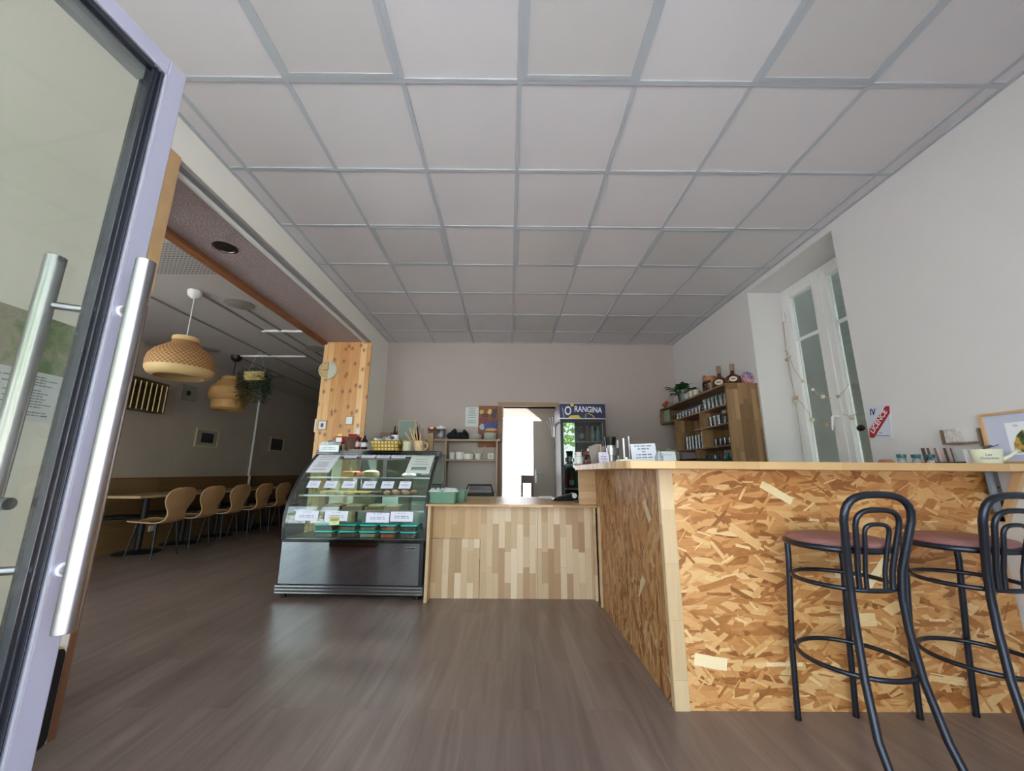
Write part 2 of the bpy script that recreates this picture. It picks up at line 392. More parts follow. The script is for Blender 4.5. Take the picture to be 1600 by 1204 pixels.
m_glassd = thin_glass('door glass', (236, 238, 234), 1.52, extra=.02)
m_glassg = thin_glass('greenish side glass', (222, 238, 232), 1.5, extra=.01)
m_glassw = thin_glass('window glass', (206, 210, 206), 1.5, extra=.03)
m_cup = thin_glass('drinking glass', (226, 230, 232), 1.5, extra=.015)
m_clearp = thin_glass('clear plastic', (232, 236, 238), 1.4, rough=.08, extra=.04)
m_paper = paper('printed white sheet')
m_paperb = simple('blank white paper', (240, 242, 246), .6)
m_chairw = simple('bent plywood face', (186, 142, 100), .45, var=(5, 10))
m_ply = simple('plywood edge', (206, 178, 138), .5)
m_greent = simple('sage green plastic', (100, 142, 118), .45)
m_cloth = simple('white cloth', (214, 220, 222), .8, bump=(40, .3, .01))
m_bamboo = weave('open bamboo weave', (206, 160, 108), (128, 84, 46), 84, 26)
m_bamboo2 = weave('fine bamboo weave', (206, 164, 104), (166, 122, 70), 120, 60)
m_rim = simple('pale bamboo rim', (214, 182, 130), .5, var=(12, 8))
m_leaf = simple('dark green leaf', (34, 66, 40), .45, var=(20, 12))
m_leaf2 = simple('garden leaf', (120, 164, 60), .6, var=(8, 22))
m_ceramic = simple('white ceramic', (228, 228, 224), .2)
# ================================================================ THE SETTING
struct('floor', M().box(-5.75, 2.95, -.3, 13, -.1, 0), m_floor)
struct('ground', M().box(-30, 30, -40, -.3, -.12, -.02).box(-5, 8, 13, 40, -.12, -.02), simple('street paving', (172, 169, 166), .8, bump=(6, .3, .02), var=(1.5, 14)))
c = struct('ceiling', M().box(XL - .05, XR + .05, -.3, YB + .1, ZH + .004, ZH + .3), m_tile)
g = M()
CX = [-1.7594 + .6 * k for k in range(8)]; CY = [1.6041 + .6 * k for k in range(-3, 7)]
for x in CX: g.box(x - .012, x + .012, -.2, YB, ZH - .004, ZH + .004)
for y in CY: g.box(XL, XR, y - .012, y + .012, ZH - .0035, ZH + .0045)
g.box(XL, XL + .02, -.2, YB, ZH - .004, ZH + .004).box(XR - .02, XR, -.2, YB, ZH - .004, ZH + .004).box(XL, XR, YB - .02, YB, ZH - .004, ZH + .004)
struct('ceiling_grid', g, m_grid, c)
led_lab = {(0, -1): 'nearest the entrance, over the door side', (1, -1): 'nearest the entrance, middle one', (2, -1): 'nearest the entrance, on the bar side',
           (0, 2): 'halfway down the room, on the side of the dining room', (1, 2): 'halfway down the room, middle one', (2, 2): 'halfway down the room, beside the window',
           (0, 5): 'by the back wall, on the pillar side', (1, 5): 'by the back wall, middle one', (2, 5): 'by the back wall, above the bottle shelf'}
for i, cc in enumerate((1, 3, 5)):
    for r in (-1, 2, 5):
        x0 = CX[cc]; y0 = 1.6041 + .6 * r
        t = thing('ceiling_light', 'unlit square light panel, ' + led_lab[(i, r)], 'ceiling light', (x0 + .3, y0 + .3, ZH), group='light panels set in the tiled ceiling')
        f = M()
        for a in ((-.288, -.262, -.288, .288), (.262, .288, -.288, .288), (-.262, .262, -.288, -.262), (-.262, .262, .262, .288)): f.box(*a, -.006, .002)
        f.build('frame', m_grid, t); M().box(-.262, .262, -.262, .262, -.002, .003).build('diffuser', m_led, t)

# left wall with the wide opening to the dining room; header above, pine pillar at the end
wl = M(); wl.box(XP, XL, -.3, 1.85, 0, ZH + .1); wl.box(XP + .02, XL, 1.85, 5.03, 2.83, ZH + .1); wl.box(XP, XL, 5.03, YB + .15, 0, ZH + .1)
W1 = struct('wall_left', wl, m_cream)
struct('soffit', M().box(XP + .03, XL - .006, 1.85, 5.02, 2.815, 2.832), m_soffit, W1)
struct('pillar_panelling', M().box(XP - .004, XL + .004, 5.008, 5.03, 0, 2.815), m_pine, W1)
struct('trim_1', M().box(XP - .002, XL + .006, 1.845, 1.872, 1.93, 2.826).box(XL, XL + .012, 1.80, 1.872, 2.0, 2.83), m_trimp)
struct('trim_2', M().box(XP - .002, XL + .006, 1.845, 1.872, 0, 1.93), simple('dark stained casing', (118, 78, 54), .5, var=(9, 10)))
struct('trim_3', M().box(XP - .045, XP + .03, 1.85, 5.03, 2.775, 2.85), m_trimw)
t = M().box(-1.935, -1.892, 1.872, 5.0, 2.806, 2.822); struct('trim_4', t, simple('grey recess strip', (150, 152, 154), .5))
struct('trim_5', M().tube([(-1.96, 1.872, 2.806), (-1.96, 4.99, 2.806)], .021, 12), m_white, smooth=True)
struct('wall_back', M().box(XL, -.10, YB, YB + .15, 0, ZH + .1).box(.70, XR, YB, YB + .15, 0, ZH + .1).box(-.10, .70, YB, YB + .15, 2.06, ZH + .1), m_taupe)
wr = M(); wr.box(XR, 2.97, -.3, 2.722, 0, ZH + .1); wr.box(XR, 2.97, 3.82, YB + .15, 0, ZH + .1); wr.box(XR, 2.97, 2.722, 3.82, 3.0, ZH + .1); wr.box(XR, 2.97, 2.722, 3.82, 0, .25)
struct('wall_right', wr, m_wall)
# front wall (behind the camera) with the entrance and shop windows
fw_ = M(); Yf0, Yf1 = -.3, -.12
fw_.box(-5.75, -5.45, Yf0, Yf1, 0, 3.2).box(-2.62, -1.86, Yf0, Yf1, 0, 3.2).box(1.80, 2.97, Yf0, Yf1, 0, 3.2).box(1.05, 1.80, Yf0, Yf1, 2.45, 2.88)  # strip over the right-hand window added to keep light off the ceiling
fw_.box(-5.45, -2.62, Yf0, Yf1, 2.75, 3.2).box(-1.86, 1.80, Yf0, Yf1, 2.88, 3.2)
struct('wall_front', fw_, m_wall)
dfm = M().box(-1.08, -1.03, -.25, -.13, 0, 2.88).box(1.0, 1.05, -.25, -.13, 0, 2.88).box(-1.03, 1.0, -.25, -.13, 2.22, 2.29).box(-1.03, 1.0, -.25, -.13, 2.83, 2.88)
D1 = struct('door_1', dfm, m_alu)
struct('transom_glass', M().box(-1.03, 1.0, -.2, -.19, 2.29, 2.83), m_glass, D1)
for k, (x0, x1, z0, z1) in enumerate(((1.05, 1.80, 0, 2.45), (-1.86, -1.08, 0, 2.88), (-5.45, -2.62, 0, 2.75))):
    f = M().box(x0, x0 + .05, -.25, -.17, z0, z1).box(x1 - .05, x1, -.25, -.17, z0, z1).box(x0 + .05, x1 - .05, -.25, -.17, z0, z0 + .06).box(x0 + .05, x1 - .05, -.25, -.17, z1 - .06, z1)
    if k == 2: f.box((x0 + x1) / 2 - .03, (x0 + x1) / 2 + .03, -.25, -.17, z0 + .06, z1 - .06)
    q = struct('window_%d' % (k + 2), f, m_alu); struct('pane', M().box(x0 + .04, x1 - .04, -.215, -.205, z0 + .05, z1 - .05), m_glass, q)
struct('window_5', M().box(-5.72, -5.64, .8, .86, .9, 2.65).box(-5.72, -5.64, 2.64, 2.7, .9, 2.65).box(-5.72, -5.64, .86, 2.64, .9, .96).box(-5.72, -5.64, .86, 2.64, 2.59, 2.65).box(-5.72, -5.64, 1.72, 1.78, .96, 2.59), m_alu)  # unseen side window, added to brighten the dining room
# dining room shell
struct('wall_far_left', M().box(-5.75, -5.6, -.3, .8, 0, 3.2).box(-5.75, -5.6, .8, 2.7, 0, .9).box(-5.75, -5.6, .8, 2.7, 2.65, 3.2).box(-5.75, -5.6, 2.7, 13, 0, 3.2), m_plaster)
struct('wall_far', M().box(-5.75, XP, 13, 13.15, 0, 3.2), m_plaster)
struct('wall_dining_right', M().box(XP, XP + .15, YB + .15, 13, 0, 3.2), m_plaster)
dc = struct('ceiling_dining', M().box(-5.75, XP + .03, -.3, 13, 3.0, 3.2), m_dceil)
jm = M()
for x, y0 in ((-3.42, 3.9), (-3.18, 4.3), (-4.66, 6.4), (-4.05, .2)): jm.box(x - .014, x + .014, y0, 12.9, 2.988, 3.0)
struct('ceiling_joint', jm, simple('grey joint strip', (140, 136, 132), .6), dc)
pm = NT('perforated ceiling board'); cc_ = pm.coord('XY'); s_ = pm.n('SeparateXYZ', {0: pm.vm('MULTIPLY', cc_, (26, 26, 0))})
px_ = pm.math('SUBTRACT', pm.math('FRACT', s_.outputs[0]), .5); py_ = pm.math('SUBTRACT', pm.math('FRACT', s_.outputs[1]), .5)
dd_ = pm.math('LESS_THAN', pm.math('ADD', pm.math('MULTIPLY', px_, px_), pm.math('MULTIPLY', py_, py_)), .05)
pm.set(Base_Color=pm.mix(dd_, lin((172, 168, 164)), lin((96, 92, 90))), Roughness=.8)
struct('ceiling_perforated_board', M().box(-3.9, -2.7, 2.3, 2.85, 2.99, 3.0).box(-3.9, -2.7, 2.95, 3.5, 2.99, 3.0), pm.m, dc)
ROSE = simple('ceiling plate', (150, 146, 136), .5)
for k, (x, y, lab) in enumerate(((-3.17, 4.21, 'round dining room ceiling plate beside the header, nearest the white lamp cup'), (-4.87, 5.95, 'round dining room ceiling plate seen just right of the first woven lamp'),
                                (-3.09, 5.88, 'round dining room ceiling plate seen beside the top of the pine pillar'), (-4.80, 7.75, 'round dining room ceiling plate seen behind the hanging planter'))):
    M().lathe([(.155, 0), (.155, -.008), (.135, -.014), (.001, -.014)], (0, 0, 3.0), 28).build('ceiling_plate', ROSE, None, smooth=True)
    o = bpy.context.scene.collection.objects[-1]; o.location = (x, y, 0); tag(o, lab, 'ceiling plate', 'round plates in the dining room ceiling')
t = thing('ceiling_spotlight', 'round dark recessed spotlight in the textured plaster above the opening', 'spotlight', (-2.25, 2.74, 2.815))
M().lathe([(.082, .0), (.086, -.006), (.070, -.008), (.066, .0)], (0, 0, 0), 28, cap=False).build('ring', simple('pitted chrome', (120, 110, 104), .3, metal=1), t, smooth=True)
M().lathe([(.068, -.003), (.03, .0), (.001, .0)], (0, 0, 0), 28).build('bulb_recess', simple('dark recess', (34, 28, 26), .6), t, smooth=True)
da = struct('wall_panelling', M().box(-5.6, -5.572, 4.3, 12.9, 0, .955), m_dado)
struct('panelling_cap', M().box(-5.6, -5.56, 4.3, 12.9, .955, .972), m_trimw, da)
# back room seen through the doorway
bw = M(); bw.box(-1.0, -.9, YB + .15, 9.0, 0, 2.7).box(1.3, 1.4, YB + .15, 9.0, 0, 2.7).box(-.9, -.75, 8.9, 9.0, 0, 2.7).box(1.15, 1.3, 8.9, 9.0, 0, 2.7).box(-.75, 1.15, 8.9, 9.0, 2.35, 2.7)
struct('wall_back_room', bw, m_white)
struct('ceiling_back_room', M().box(-1.0, 1.4, YB + .15, 9.0, 2.6, 2.75), m_white)
struct('wall_back_room_divider', M().prism([(.27, 2.6), (.27, 2.185), (.56, 1.945), (.83, 1.945), (.83, 2.6)], 6.42, 6.5, 'Y').box(.83, 1.3, 6.42, 6.5, 0, 2.6), simple('grey painted wall', (170, 160, 154), .6))
d2 = struct('door_3', M().box(.405, .825, 6.40, 6.44, 0, 1.94), simple('grey door', (172, 168, 160), .5))
struct('door_handle', M().tube([(.445, 6.40, 1.075), (.445, 6.35, 1.075), (.455, 6.345, 1.075), (.56, 6.345, 1.075)], .009, 8).box(.43, .46, 6.392, 6.40, .93, 1.13), m_steeld, d2, smooth=True)
fr = M().box(-.165, .79, YB - .022, YB + .15, 2.06, 2.125)
d3 = struct('door_2', fr, m_doorw)
struct('door_jamb', M().box(-.165, -.10, YB - .022, YB + .15, 0, 2.06), simple('dark jamb wood', (126, 92, 66), .5, var=(8, 8)), d3)
struct('door_jamb_pale', M().box(.70, .755, YB - .022, YB + .15, 0, 2.06), simple('pale jamb wood', (206, 186, 172), .45, var=(6, 5)), d3)
struct('door_lining', M().box(-.10, -.085, YB, YB + .15, 0, 2.06), simple('pinkish lining', (224, 200, 190), .5), d3)

# ---- window 1 in the right wall, its frame, sashes, handle; added dark wall outside
XW = 2.93
wf = M().box(XW - .03, XW + .04, 3.765, 3.82, .25, 3.0).box(XW - .03, XW + .04, 2.722, 2.80, .25, 3.0).box(XW - .03, XW + .04, 2.80, 3.765, 2.935, 3.0).box(XW - .03, XW + .04, 2.80, 3.765, .25, .33)
w1 = struct('window_1', wf, m_white, bevel=.004)
for nm, a, b_ in (('sash', 3.31, 3.762), ('sash', 2.803, 3.305)):
    g0, g1 = (3.39, 3.685) if a > 3.3 else (2.90, 3.218)
    s = M().box(XW - .05, XW + .01, a, g0, .335, 2.93).box(XW - .05, XW + .01, g1, b_, .335, 2.93).box(XW - .05, XW + .01, g0, g1, 2.875, 2.93).box(XW - .05, XW + .01, g0, g1, .335, .43).box(XW - .04, XW, g0, g1, 2.405, 2.43)
    so = struct(nm, s, m_white, w1, bevel=.006)
    struct('pane', M().box(XW - .018, XW - .012, g0 - .005, g1 + .005, .42, 2.88), m_glassw, so)
struct('meeting_strip', M().box(XW - .066, XW - .05, 3.27, 3.345, .34, 2.93), m_white, w1, bevel=.004)
struct('window_handle', M().cyl((XW - .066, 3.31, 1.59), (XW - .10, 3.31, 1.59), .014).tube([(XW - .10, 3.31, 1.60), (XW - .112, 3.315, 1.58), (XW - .115, 3.33, 1.50), (XW - .113, 3.335, 1.475)], [.012, .012, .009, .008], 10), m_white2, w1, smooth=True)
struct('window_hinge', M().cyl((XW - .045, 3.79, 2.66), (XW - .045, 3.79, 2.76), .012).cyl((XW - .045, 3.79, .9), (XW - .045, 3.79, 1.0), .012), m_white, w1, smooth=True)
struct('added_outside_wall', M().box(4.0, 4.3, -1, 9, -.1, 4.6), simple('darkened outside wall', (64, 68, 60), .9, bump=(3, .6, .05), var=(1.6, 26)))  # added to hide the bright sky; colour darkened in place of shade

# ================================================================ ENTRANCE DOOR LEAF
DL = thing('glass_door', 'open entrance door with pale aluminium frame and tall steel pull bars', 'door', (-1.03, -.05, 0), R(84.2))
LW, LT, LH = .954, .05, 2.2
f = M().box(LW - .047, LW, 0, LT, .01, LH).box(0, .047, 0, LT, .01, LH).box(.047, LW - .047, 0, LT, LH - .047, LH).box(.047, LW - .047, 0, LT, .01, .09)
f.build('frame', m_alu, DL, bevel=.003)
b = M()
for a0, a1, y0, y1 in ((.047, .0495, -.002, .004), (.0495, .078, .006, .044)):
    pass
M().box(LW - .0495, LW - .047, -.001, .006, .09, LH - .047).box(.047, LW - .0495, -.001, .006, LH - .0495, LH - .047).box(.047, .0495, -.001, .006, .09, LH - .05).box(.05, LW - .05, -.001, .006, .09, .0925).build('glazing_bead', m_alub, DL)
gk = M().box(LW - .078, LW - .0495, .010, .042, .0925, LH - .0495).box(.0495, .078, .010, .042, .0925, LH - .0495).box(.078, LW - .078, .004, .021, LH - .066, LH - .0495).box(.078, LW - .078, .010, .042, .0925, .12)
gk.box(LW - .060, LW - .056, .004, .012, .0925, LH - .0495).box(LW - .070, LW - .067, .006, .012, .0925, LH - .0495)
gk.build('gasket', m_gasket, DL, bevel=.002)
M().box(.078, LW - .078, .029, .048, LH - .095, LH - .0495).build('far_rail', simple('grey inner rail', (150, 152, 158), .4), DL)
M().box(.07, LW - .07, .022, .028, .11, LH - .07).build('glass_pane', m_glassd, DL)
for nm, yb, ys, yr in (('pull_bar', -.085, -.08, 0.0), ('pull_bar', .14, .14, LT)):
    xb = LW - .066 if yb < 0 else LW - .08
    z0, z1 = (.79, 1.578) if yb < 0 else (.80, 1.592)
    o = M().cyl((xb, yb, z0), (xb, yb, z1), .0185, n=28).build(nm, m_steel, DL, smooth=True, bevel=.001)
    M().cyl((LW - .026, yr, 1.472), (xb, yb, 1.472), .0085).cyl((LW - .026, yr, .892), (xb, yb, .892), .0085).build('standoff', m_steel, o, smooth=True)
    M().lathe([(.014, 0), (.014, .006), (.001, .007)], T=Matrix.Translation((LW - .026, yr, 1.472)) @ Matrix.Rotation(R(90 if yb < 0 else -90), 4, 'X')).lathe([(.014, 0), (.014, .006), (.001, .007)], T=Matrix.Translation((LW - .026, yr, .892)) @ Matrix.Rotation(R(90 if yb < 0 else -90), 4, 'X')).build('rosette', m_white2, o, smooth=True)
M().cyl((LW - .105, LT, 1.03), (LW - .105, LT + .04, 1.03), .012).tube([(LW - .105, LT + .04, 1.035), (LW - .105, LT + .05, 1.03), (LW - .14, LT + .05, 1.02)], .009).build('lock_lever', m_steeld, DL, smooth=True)
for k, z in enumerate((.25, 1.1, 1.95)): M().cyl((-.008, -.004, z - .05), (-.008, -.004, z + .05), .012).build('hinge', m_alu, DL, smooth=True)

# map and sheets on the wall behind the door glass
mp = NT('terrain map'); cc = mp.coord('YZ', 'Object'); n1 = mp.n('TexNoise', {'Vector': cc, 'Scale': 7, 'Detail': 8, 'Roughness': .7, 'Distortion': .8}).outputs[0]
mp.set(Base_Color=mp.ramp(n1, [(.2, (86, 106, 76)), (.42, (116, 138, 98)), (.5, (150, 158, 128)), (.56, (176, 168, 150)), (.7, (150, 142, 128)), (.85, (104, 124, 90))]), Roughness=.5)
o = M().box(XL, XL + .004, .62, 1.60, 1.33, 1.70).build('wall_map', mp.m); tag(o, 'green terrain map pinned to the white wall behind the open glass door', 'map')
mpp = paper('printed notice', (222, 226, 230), (96, 100, 108), 18, 'Generated', 'YZ', 3, .06, .7)
o = M().box(XL + .004, XL + .006, 1.335, 1.605, 1.28, 1.475).build('notice_sheet', mpp); tag(o, 'white printed notice overlapping the lower corner of the terrain map', 'notice')
t = thing('information_sheet', 'white sheet with a landscape photo strip, hanging left of the printed notice', 'notice', (XL + .0035, 1.42, 1.35))
M().box(0, .002, -.17, -.09, -.14, -.03).build('sheet', mpp, t)
M().box(0, .0025, -.17, -.09, -.025, .03).build('photo_strip', simple('landscape photo', (104, 92, 80), .4, var=(30, 30)), t)
o = M().box(XL, XL + .02, 1.874 - .0, 1.874, 0, .01)
t = thing('kick_board', 'black rounded board with a pale edge standing at the foot of the door casing', 'board', (-1.865, 1.86, 0))
P = rrect(-.30, -.035, 0.0, .362, .03)
M().prism(P, -.012, .0, 'X').build('panel', m_black, t); 
P2 = rrect(-.307, -.028, 0.0, .370, .035)
M().prism(P2, -.018, -.012, 'X').build('edge', m_ply, t)

t = thing('radiator', 'white ribbed radiator low on the left wall behind the open glass door', 'radiator', (XL + .06, .72, .10))
M().box(.030, .036, -.36, .36, .0, .46).box(-.036, -.030, -.36, .36, 0, .46).box(-.036, .036, -.37, .37, .46, .475).build('panel', m_white, t)
rb_ = M()
for k in range(24): rb_.box(.036, .044, -.35 + k * .03, -.338 + k * .03, .02, .44)
rb_.build('ribs', m_white, t)
M().box(-.06, -.036, -.2, -.17, .1, .4).build('wall_bracket', m_white, t); M().box(-.06, -.036, .17, .2, .1, .4).build('wall_bracket', m_white, t); M().cyl((0, .40, -.10), (0, .40, .06), .01).cyl((0, .36, .05), (0, .41, .05), .012).build('valve_pipe', m_white, t)
# ================================================================ BAR
BX, BY, BZ = .80, 2.09, 1.157
B = thing('bar_counter', 'tall L-shaped bar faced with orange-brown strand board and a pale corner post', 'bar', (BX, BY, 0))
m = M().box(BX + .07, XR - .005, BY, BY + .018, 0, 1.119); m.build('front_panel', m_osb, B, world=True)
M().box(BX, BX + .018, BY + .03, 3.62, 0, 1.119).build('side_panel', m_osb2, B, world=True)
M().box(BX - .004, BX + .068, BY - .008, BY + .03, 0, 1.119).build('corner_post', m_post, B, world=True, bevel=.002)
M().box(.645, BX + .018, 3.62, 3.64, .8135, 1.119).build('end_panel', staves('bar end board', 'XZ', .062, .6, [(0, (190, 154, 110)), (.5, (208, 176, 134)), (1, (222, 196, 158))], grain=.16), B, world=True)
M().box(BX - .018, BX, 3.50, 3.516, 0, .80).build('edge_batten', m_post, B, world=True)
for x in (BX + .3, 1.5, 2.1, 2.5): M().box(x - .02, x + .02, BY + .018, BY + .06, 0, 1.119).build('stud', m_trimp, B, world=True)
for y in (2.5, 3.0, 3.5): M().box(BX + .018, BX + .06, y - .02, y + .02, 0, 1.119).build('stud', m_trimp, B, world=True)
tp = [(.585, 1.87), (XR - .004, 1.87), (XR - .004, 2.50), (1.22, 2.50), (1.22, 3.60), (.62, 3.60), (.575, 3.40), (.55, 2.25), (.552, 2.05), (.57, 1.90)]
W = M().prism(tp, 1.1195, BZ, 'Z').build('worktop', m_top, bevel=.003); tag(W, 'thick solid wood top of the tall bar, overhanging the strand board', 'worktop')
t = thing('shelf_bracket', 'galvanised steel angle holding up the end of the bar top at the right wall', 'bracket', (XR - .03, BY - .03, .87))
M().box(-.0, .022, -.025, .0, 0, .248).box(-.02, .022, -.004, .0, 0, .248).build('plate', m_steeld, t)
for z in (.05, .17): M().cyl((.008, -.027, z), (.008, -.024, z), .006).build('screw', m_dgrey, t)
t = thing('brace', 'slanted wooden brace under the bar top against the right wall', 'brace', (XR - .03, 2.04, .86))
M().prism([(0.0, 0.0), (.03, 0.0), (-.115 + .03, .258), (-.115 - .01, .258)], 0, .026, 'X').build('strut', m_trimp, t)

# lower service counter
K = thing('service_counter', 'low counter with a front of pale finger-jointed boards between display case and bar', 'counter', (-.70, 3.66, 0))
M().box(-.69, -.255, 3.71, 3.728, .0, .50).build('front_panel', m_butcher, K, world=True)
M().box(-.69, -.250, 3.71, 3.728, .503, .79).build('front_panel', staves('tan board', 'ZX', .06, .5, [(0, (184, 150, 106)), (1, (206, 172, 128))], grain=.16), K, world=True)
M().box(-.252 + .002, .268, 3.71, 3.728, 0, .79).build('front_panel', m_butcher, K, world=True)
M().box(.271, .775, 3.71, 3.728, 0, .79).build('front_panel', m_butcher, K, world=True)
M().box(-.718, -.692, 3.585, 3.75, 0, .79).build('side_board', m_post, K, world=True)
M().box(.774, .797, 3.66, 3.728, 0, .79).build('side_board', m_post, K, world=True)
W = M().box(-.738, .798, 3.58, 3.616, .791, .812).box(-.700, .644, 3.616, 4.72, .791, .812).box(.644, .798, 3.645, 4.72, .791, .812).build('countertop', m_top, bevel=.002); tag(W, 'thin wooden top of the low service counter', 'countertop')

# ================================================================ BAR STOOLS
def stool():
    t = thing('bar_stool', 'gunmetal tube bar stool with pink round seat, nearer the bar corner', 'bar stool', (1.48, 1.84, 0), group='tube bar stools along the bar')
    ring = lambda r, z, n=40: [(r * cos(2 * pi * k / n), r * sin(2 * pi * k / n), z) for k in range(n)]
    s = M().lathe([(.001, .79), (.10, .792), (.165, .797), (.184, .805), (.188, .815), (.178, .826), (.14, .834), (.07, .838), (.001, .839)], n=40, cap=False); s.build('seat', m_vinyl, t, smooth=True)
    M().tube(ring(.186, .795), .0125, 10, closed=True).build('seat_ring', m_stool, t, smooth=True)
    M().tube(ring(.177, .645), .0095, 10, closed=True).build('upper_ring', m_stool, t, smooth=True)
    M().tube(ring(.196, .335), .0095, 10, closed=True).build('foot_ring', m_stool, t, smooth=True)
    for sx in (-1, 1):
        e = .022 if sx > 0 else 0; p = [(sx * .128, .128, .79), (sx * .130, .13, .7), (sx * .137, .150 + e * .4, .5), (sx * .142, .170 + e * .7, .3), (sx * .143, .19 + e, .0)]
        M().tube(p, .0125, 12).build('leg', m_stool, t, smooth=True)
    prof = [(.0, -.28, .135), (.15, -.215, .128), (.33, -.180, .113), (.5, -.168, .104), (.62, -.168, .102), (.652, -.172, .103), (.72, -.18, .108), (.82, -.205, .122), (.90, -.225, .133), (.95, -.238, .136)]
    def loop(top, hw0, r, z0):
        L = []; pr_ = [p for p in prof if p[0] >= z0 - 1e-6 and p[0] <= top - hw0 * .75]
        for z, y, h in pr_: L.append((-h * hw0 / .136, y, z))
        zb, yb, hb = pr_[-1]; hh = hb * hw0 / .136; zc = top - hh * .78; zc = max(zc, zb + .01)
        yat = lambda z: -.238 - (z - .95) * .16 if z > .95 else None
        def Y(z):
            if z >= .95: return -.238 - (z - .95) * .16
            for a, b2 in zip(prof, prof[1:]):
                if a[0] <= z <= b2[0]: return a[1] + (b2[1] - a[1]) * (z - a[0]) / (b2[0] - a[0])
        n = 12
        for k in range(0, n + 1):
            a = pi - pi * k / n; ex = .72
            cx = math.copysign(abs(cos(a)) ** ex, cos(a)) * hw0; cz = zc + abs(sin(a)) ** ex * (top - zc); L.append((cx, Y(cz), cz))
        for z, y, h in pr_[::-1]: L.append((h * hw0 / .136, y, z))
        return L
    M().tube(loop(1.022, .136, .0145, 0), .0145, 12).build('back_loop', m_stool, t, smooth=True)
    M().tube(loop(.962, .088, .011, .652), .0105, 10).build('back_hoop', m_stool, t, smooth=True)
    M().tube(loop(.905, .050, .009, .652), .0085, 10).build('back_hoop', m_stool, t, smooth=True)
    for x, y, z in ((-.143, .19, 0), (.143, .212, 0), (-.135, -.28, 0), (.135, -.28, 0)): M().lathe([(.0135, 0), (.014, .012), (.0128, .013)], (x, y, z), 12).build('foot_cap', m_black, t)
    return t
S1 = stool(); dup(S1, (2.051, 1.85, 0), 'gunmetal tube bar stool with pink round seat, nearer the right wall')

# ================================================================ DISPLAY CASE (local frame: x along the front, y into the depth)
CA = R(-1.8); CO = Vector((-2.045, 3.655, 0))
CM = Matrix.Translation(CO) @ Matrix.Rotation(CA, 4, 'Z')
C = thing('display_case', 'refrigerated glass display case with curved front and mirror-polished base panel', 'display case', tuple(CO), CA)
CW = 1.31
prof = [(.020, .49), (.008, .60), (.010, .70), (.035, .80), (.080, .89), (.150, .99), (.240, 1.09), (.345, 1.18), (.455, 1.26), (.50, 1.29)]
def crv(s):
    L = [0]
    for a, b in zip(prof, prof[1:]): L.append(L[-1] + math.hypot(b[0] - a[0], b[1] - a[1]))
    s = max(0, min(1, s)) * L[-1]
    for i in range(len(prof) - 1):
        if s <= L[i + 1] + 1e-9:
            t = (s - L[i]) / (L[i + 1] - L[i]); a, b = prof[i], prof[i + 1]; n = Vector((b[1] - a[1], -(b[0] - a[0]))).normalized() * -1
            return a[0] + (b[0] - a[0]) * t, a[1] + (b[1] - a[1]) * t, n
def s_at_z(z):
    lo, hi = 0, 1
    for _ in range(30):
        mid = (lo + hi) / 2
        if crv(mid)[1] < z: lo = mid
        else: hi = mid
    return lo
b = M().box(.0, CW, .0, .80, .045, .115); b.build('base', simple('grey blue base', (96, 104, 118), .4, metal=.4), C, bevel=.004)
sl = M()
for z in (.052, .078, .104): sl.box(.012, CW - .012, -.010, .0, z, z + .009)
sl.build('base_grille', m_chrome, C)
M().box(.012, CW - .012, -.004, .0, .05, .118).build('grille_backing', m_dgrey, C)
ft = M()
for x in (.06, CW - .06):
    for y in (.06, .74): M().cyl((x, y, 0), (x, y, .045), .022).build('foot', m_black, C, smooth=True)
M().box(.02, CW - .02, .04, .78, .115, .475).build('body', m_black, C)
M().prism([(.012, .118), (.002, .47), (.03, .474), (.04, .118)], .022, CW - .045, 'X').build('mirror_panel', m_mirror, C)
M().box(.02, CW - .02, -.002, .045, .470, .497).build('lower_frame', m_blackg, C, bevel=.003)
M().box(.03, CW - .03, .03, .76, .475, .500).build('deck', simple('steel deck', (120, 124, 128), .3, metal=.8), C)
lb = M().box(CW - .165, CW - .075, .0, .004, .415, .440); lb.build('nameplate', m_chrome, C)
M().box(CW - .160, CW - .080, -.001, .0, .420, .435).build('nameplate_inset', m_dgrey, C)
rows = [[(.03 + (CW - .06) * j / 2, crv(k / 28)[0], crv(k / 28)[1]) for j in range(3)] for k in range(29)]
M().sheet(rows, .005).build('front_glass', m_glass, C, smooth=True)
for x0, x1 in ((.0, .026), (CW - .026, CW)):
    op = [crv(k / 24)[:2] for k in range(25)]
    po = [(y - .004, z) for y, z in op] + [(y + .032, z - .012) for y, z in op[::-1]]
    fo = M()
    for k in range(24): fo.prism([po[k], po[k + 1], po[49 - k - 1], po[49 - k]], x0, x1, 'X')
    fo.build('curved_frame', m_dgrey, C)
    sp = [(y + .03, z - .012) for y, z in op[:-1]] + [(.50, 1.268), (.745, 1.275), (.745, .505), (.05, .505)]
    xm = (x0 + x1) / 2
    M().prism(sp, xm - .003, xm + .003, 'X').build('side_glass', m_glassg, C)
    M().box(x0, x1, .745, .78, .475, 1.30).build('rear_post', m_dgrey, C)
M().box(0, CW, .455, .80, 1.283, 1.308).box(.026, CW - .026, .43, .47, 1.262, 1.29).build('top_board', m_blackg, C, bevel=.003)
M().box(CW - .03, CW + .002, .44, .60, 1.235, 1.284).cyl((CW, .52, 1.262), (CW + .006, .52, 1.262), .012).build('hinge_cover', m_dgrey, C, bevel=.004)
rf = M().box(.026, CW - .026, .755, .775, 1.22, 1.275).box(.026, CW - .026, .755, .775, .50, .54).box(.34, .37, .755, .775, .54, 1.22).box(.62, .66, .755, .775, .54, 1.22).box(.93, .96, .755, .775, .54, 1.22)
rf.build('rear_door_frame', m_dgrey, C)
M().box(.03, CW - .03, .762, .768, .54, 1.22).build('rear_glass', m_glassg, C)
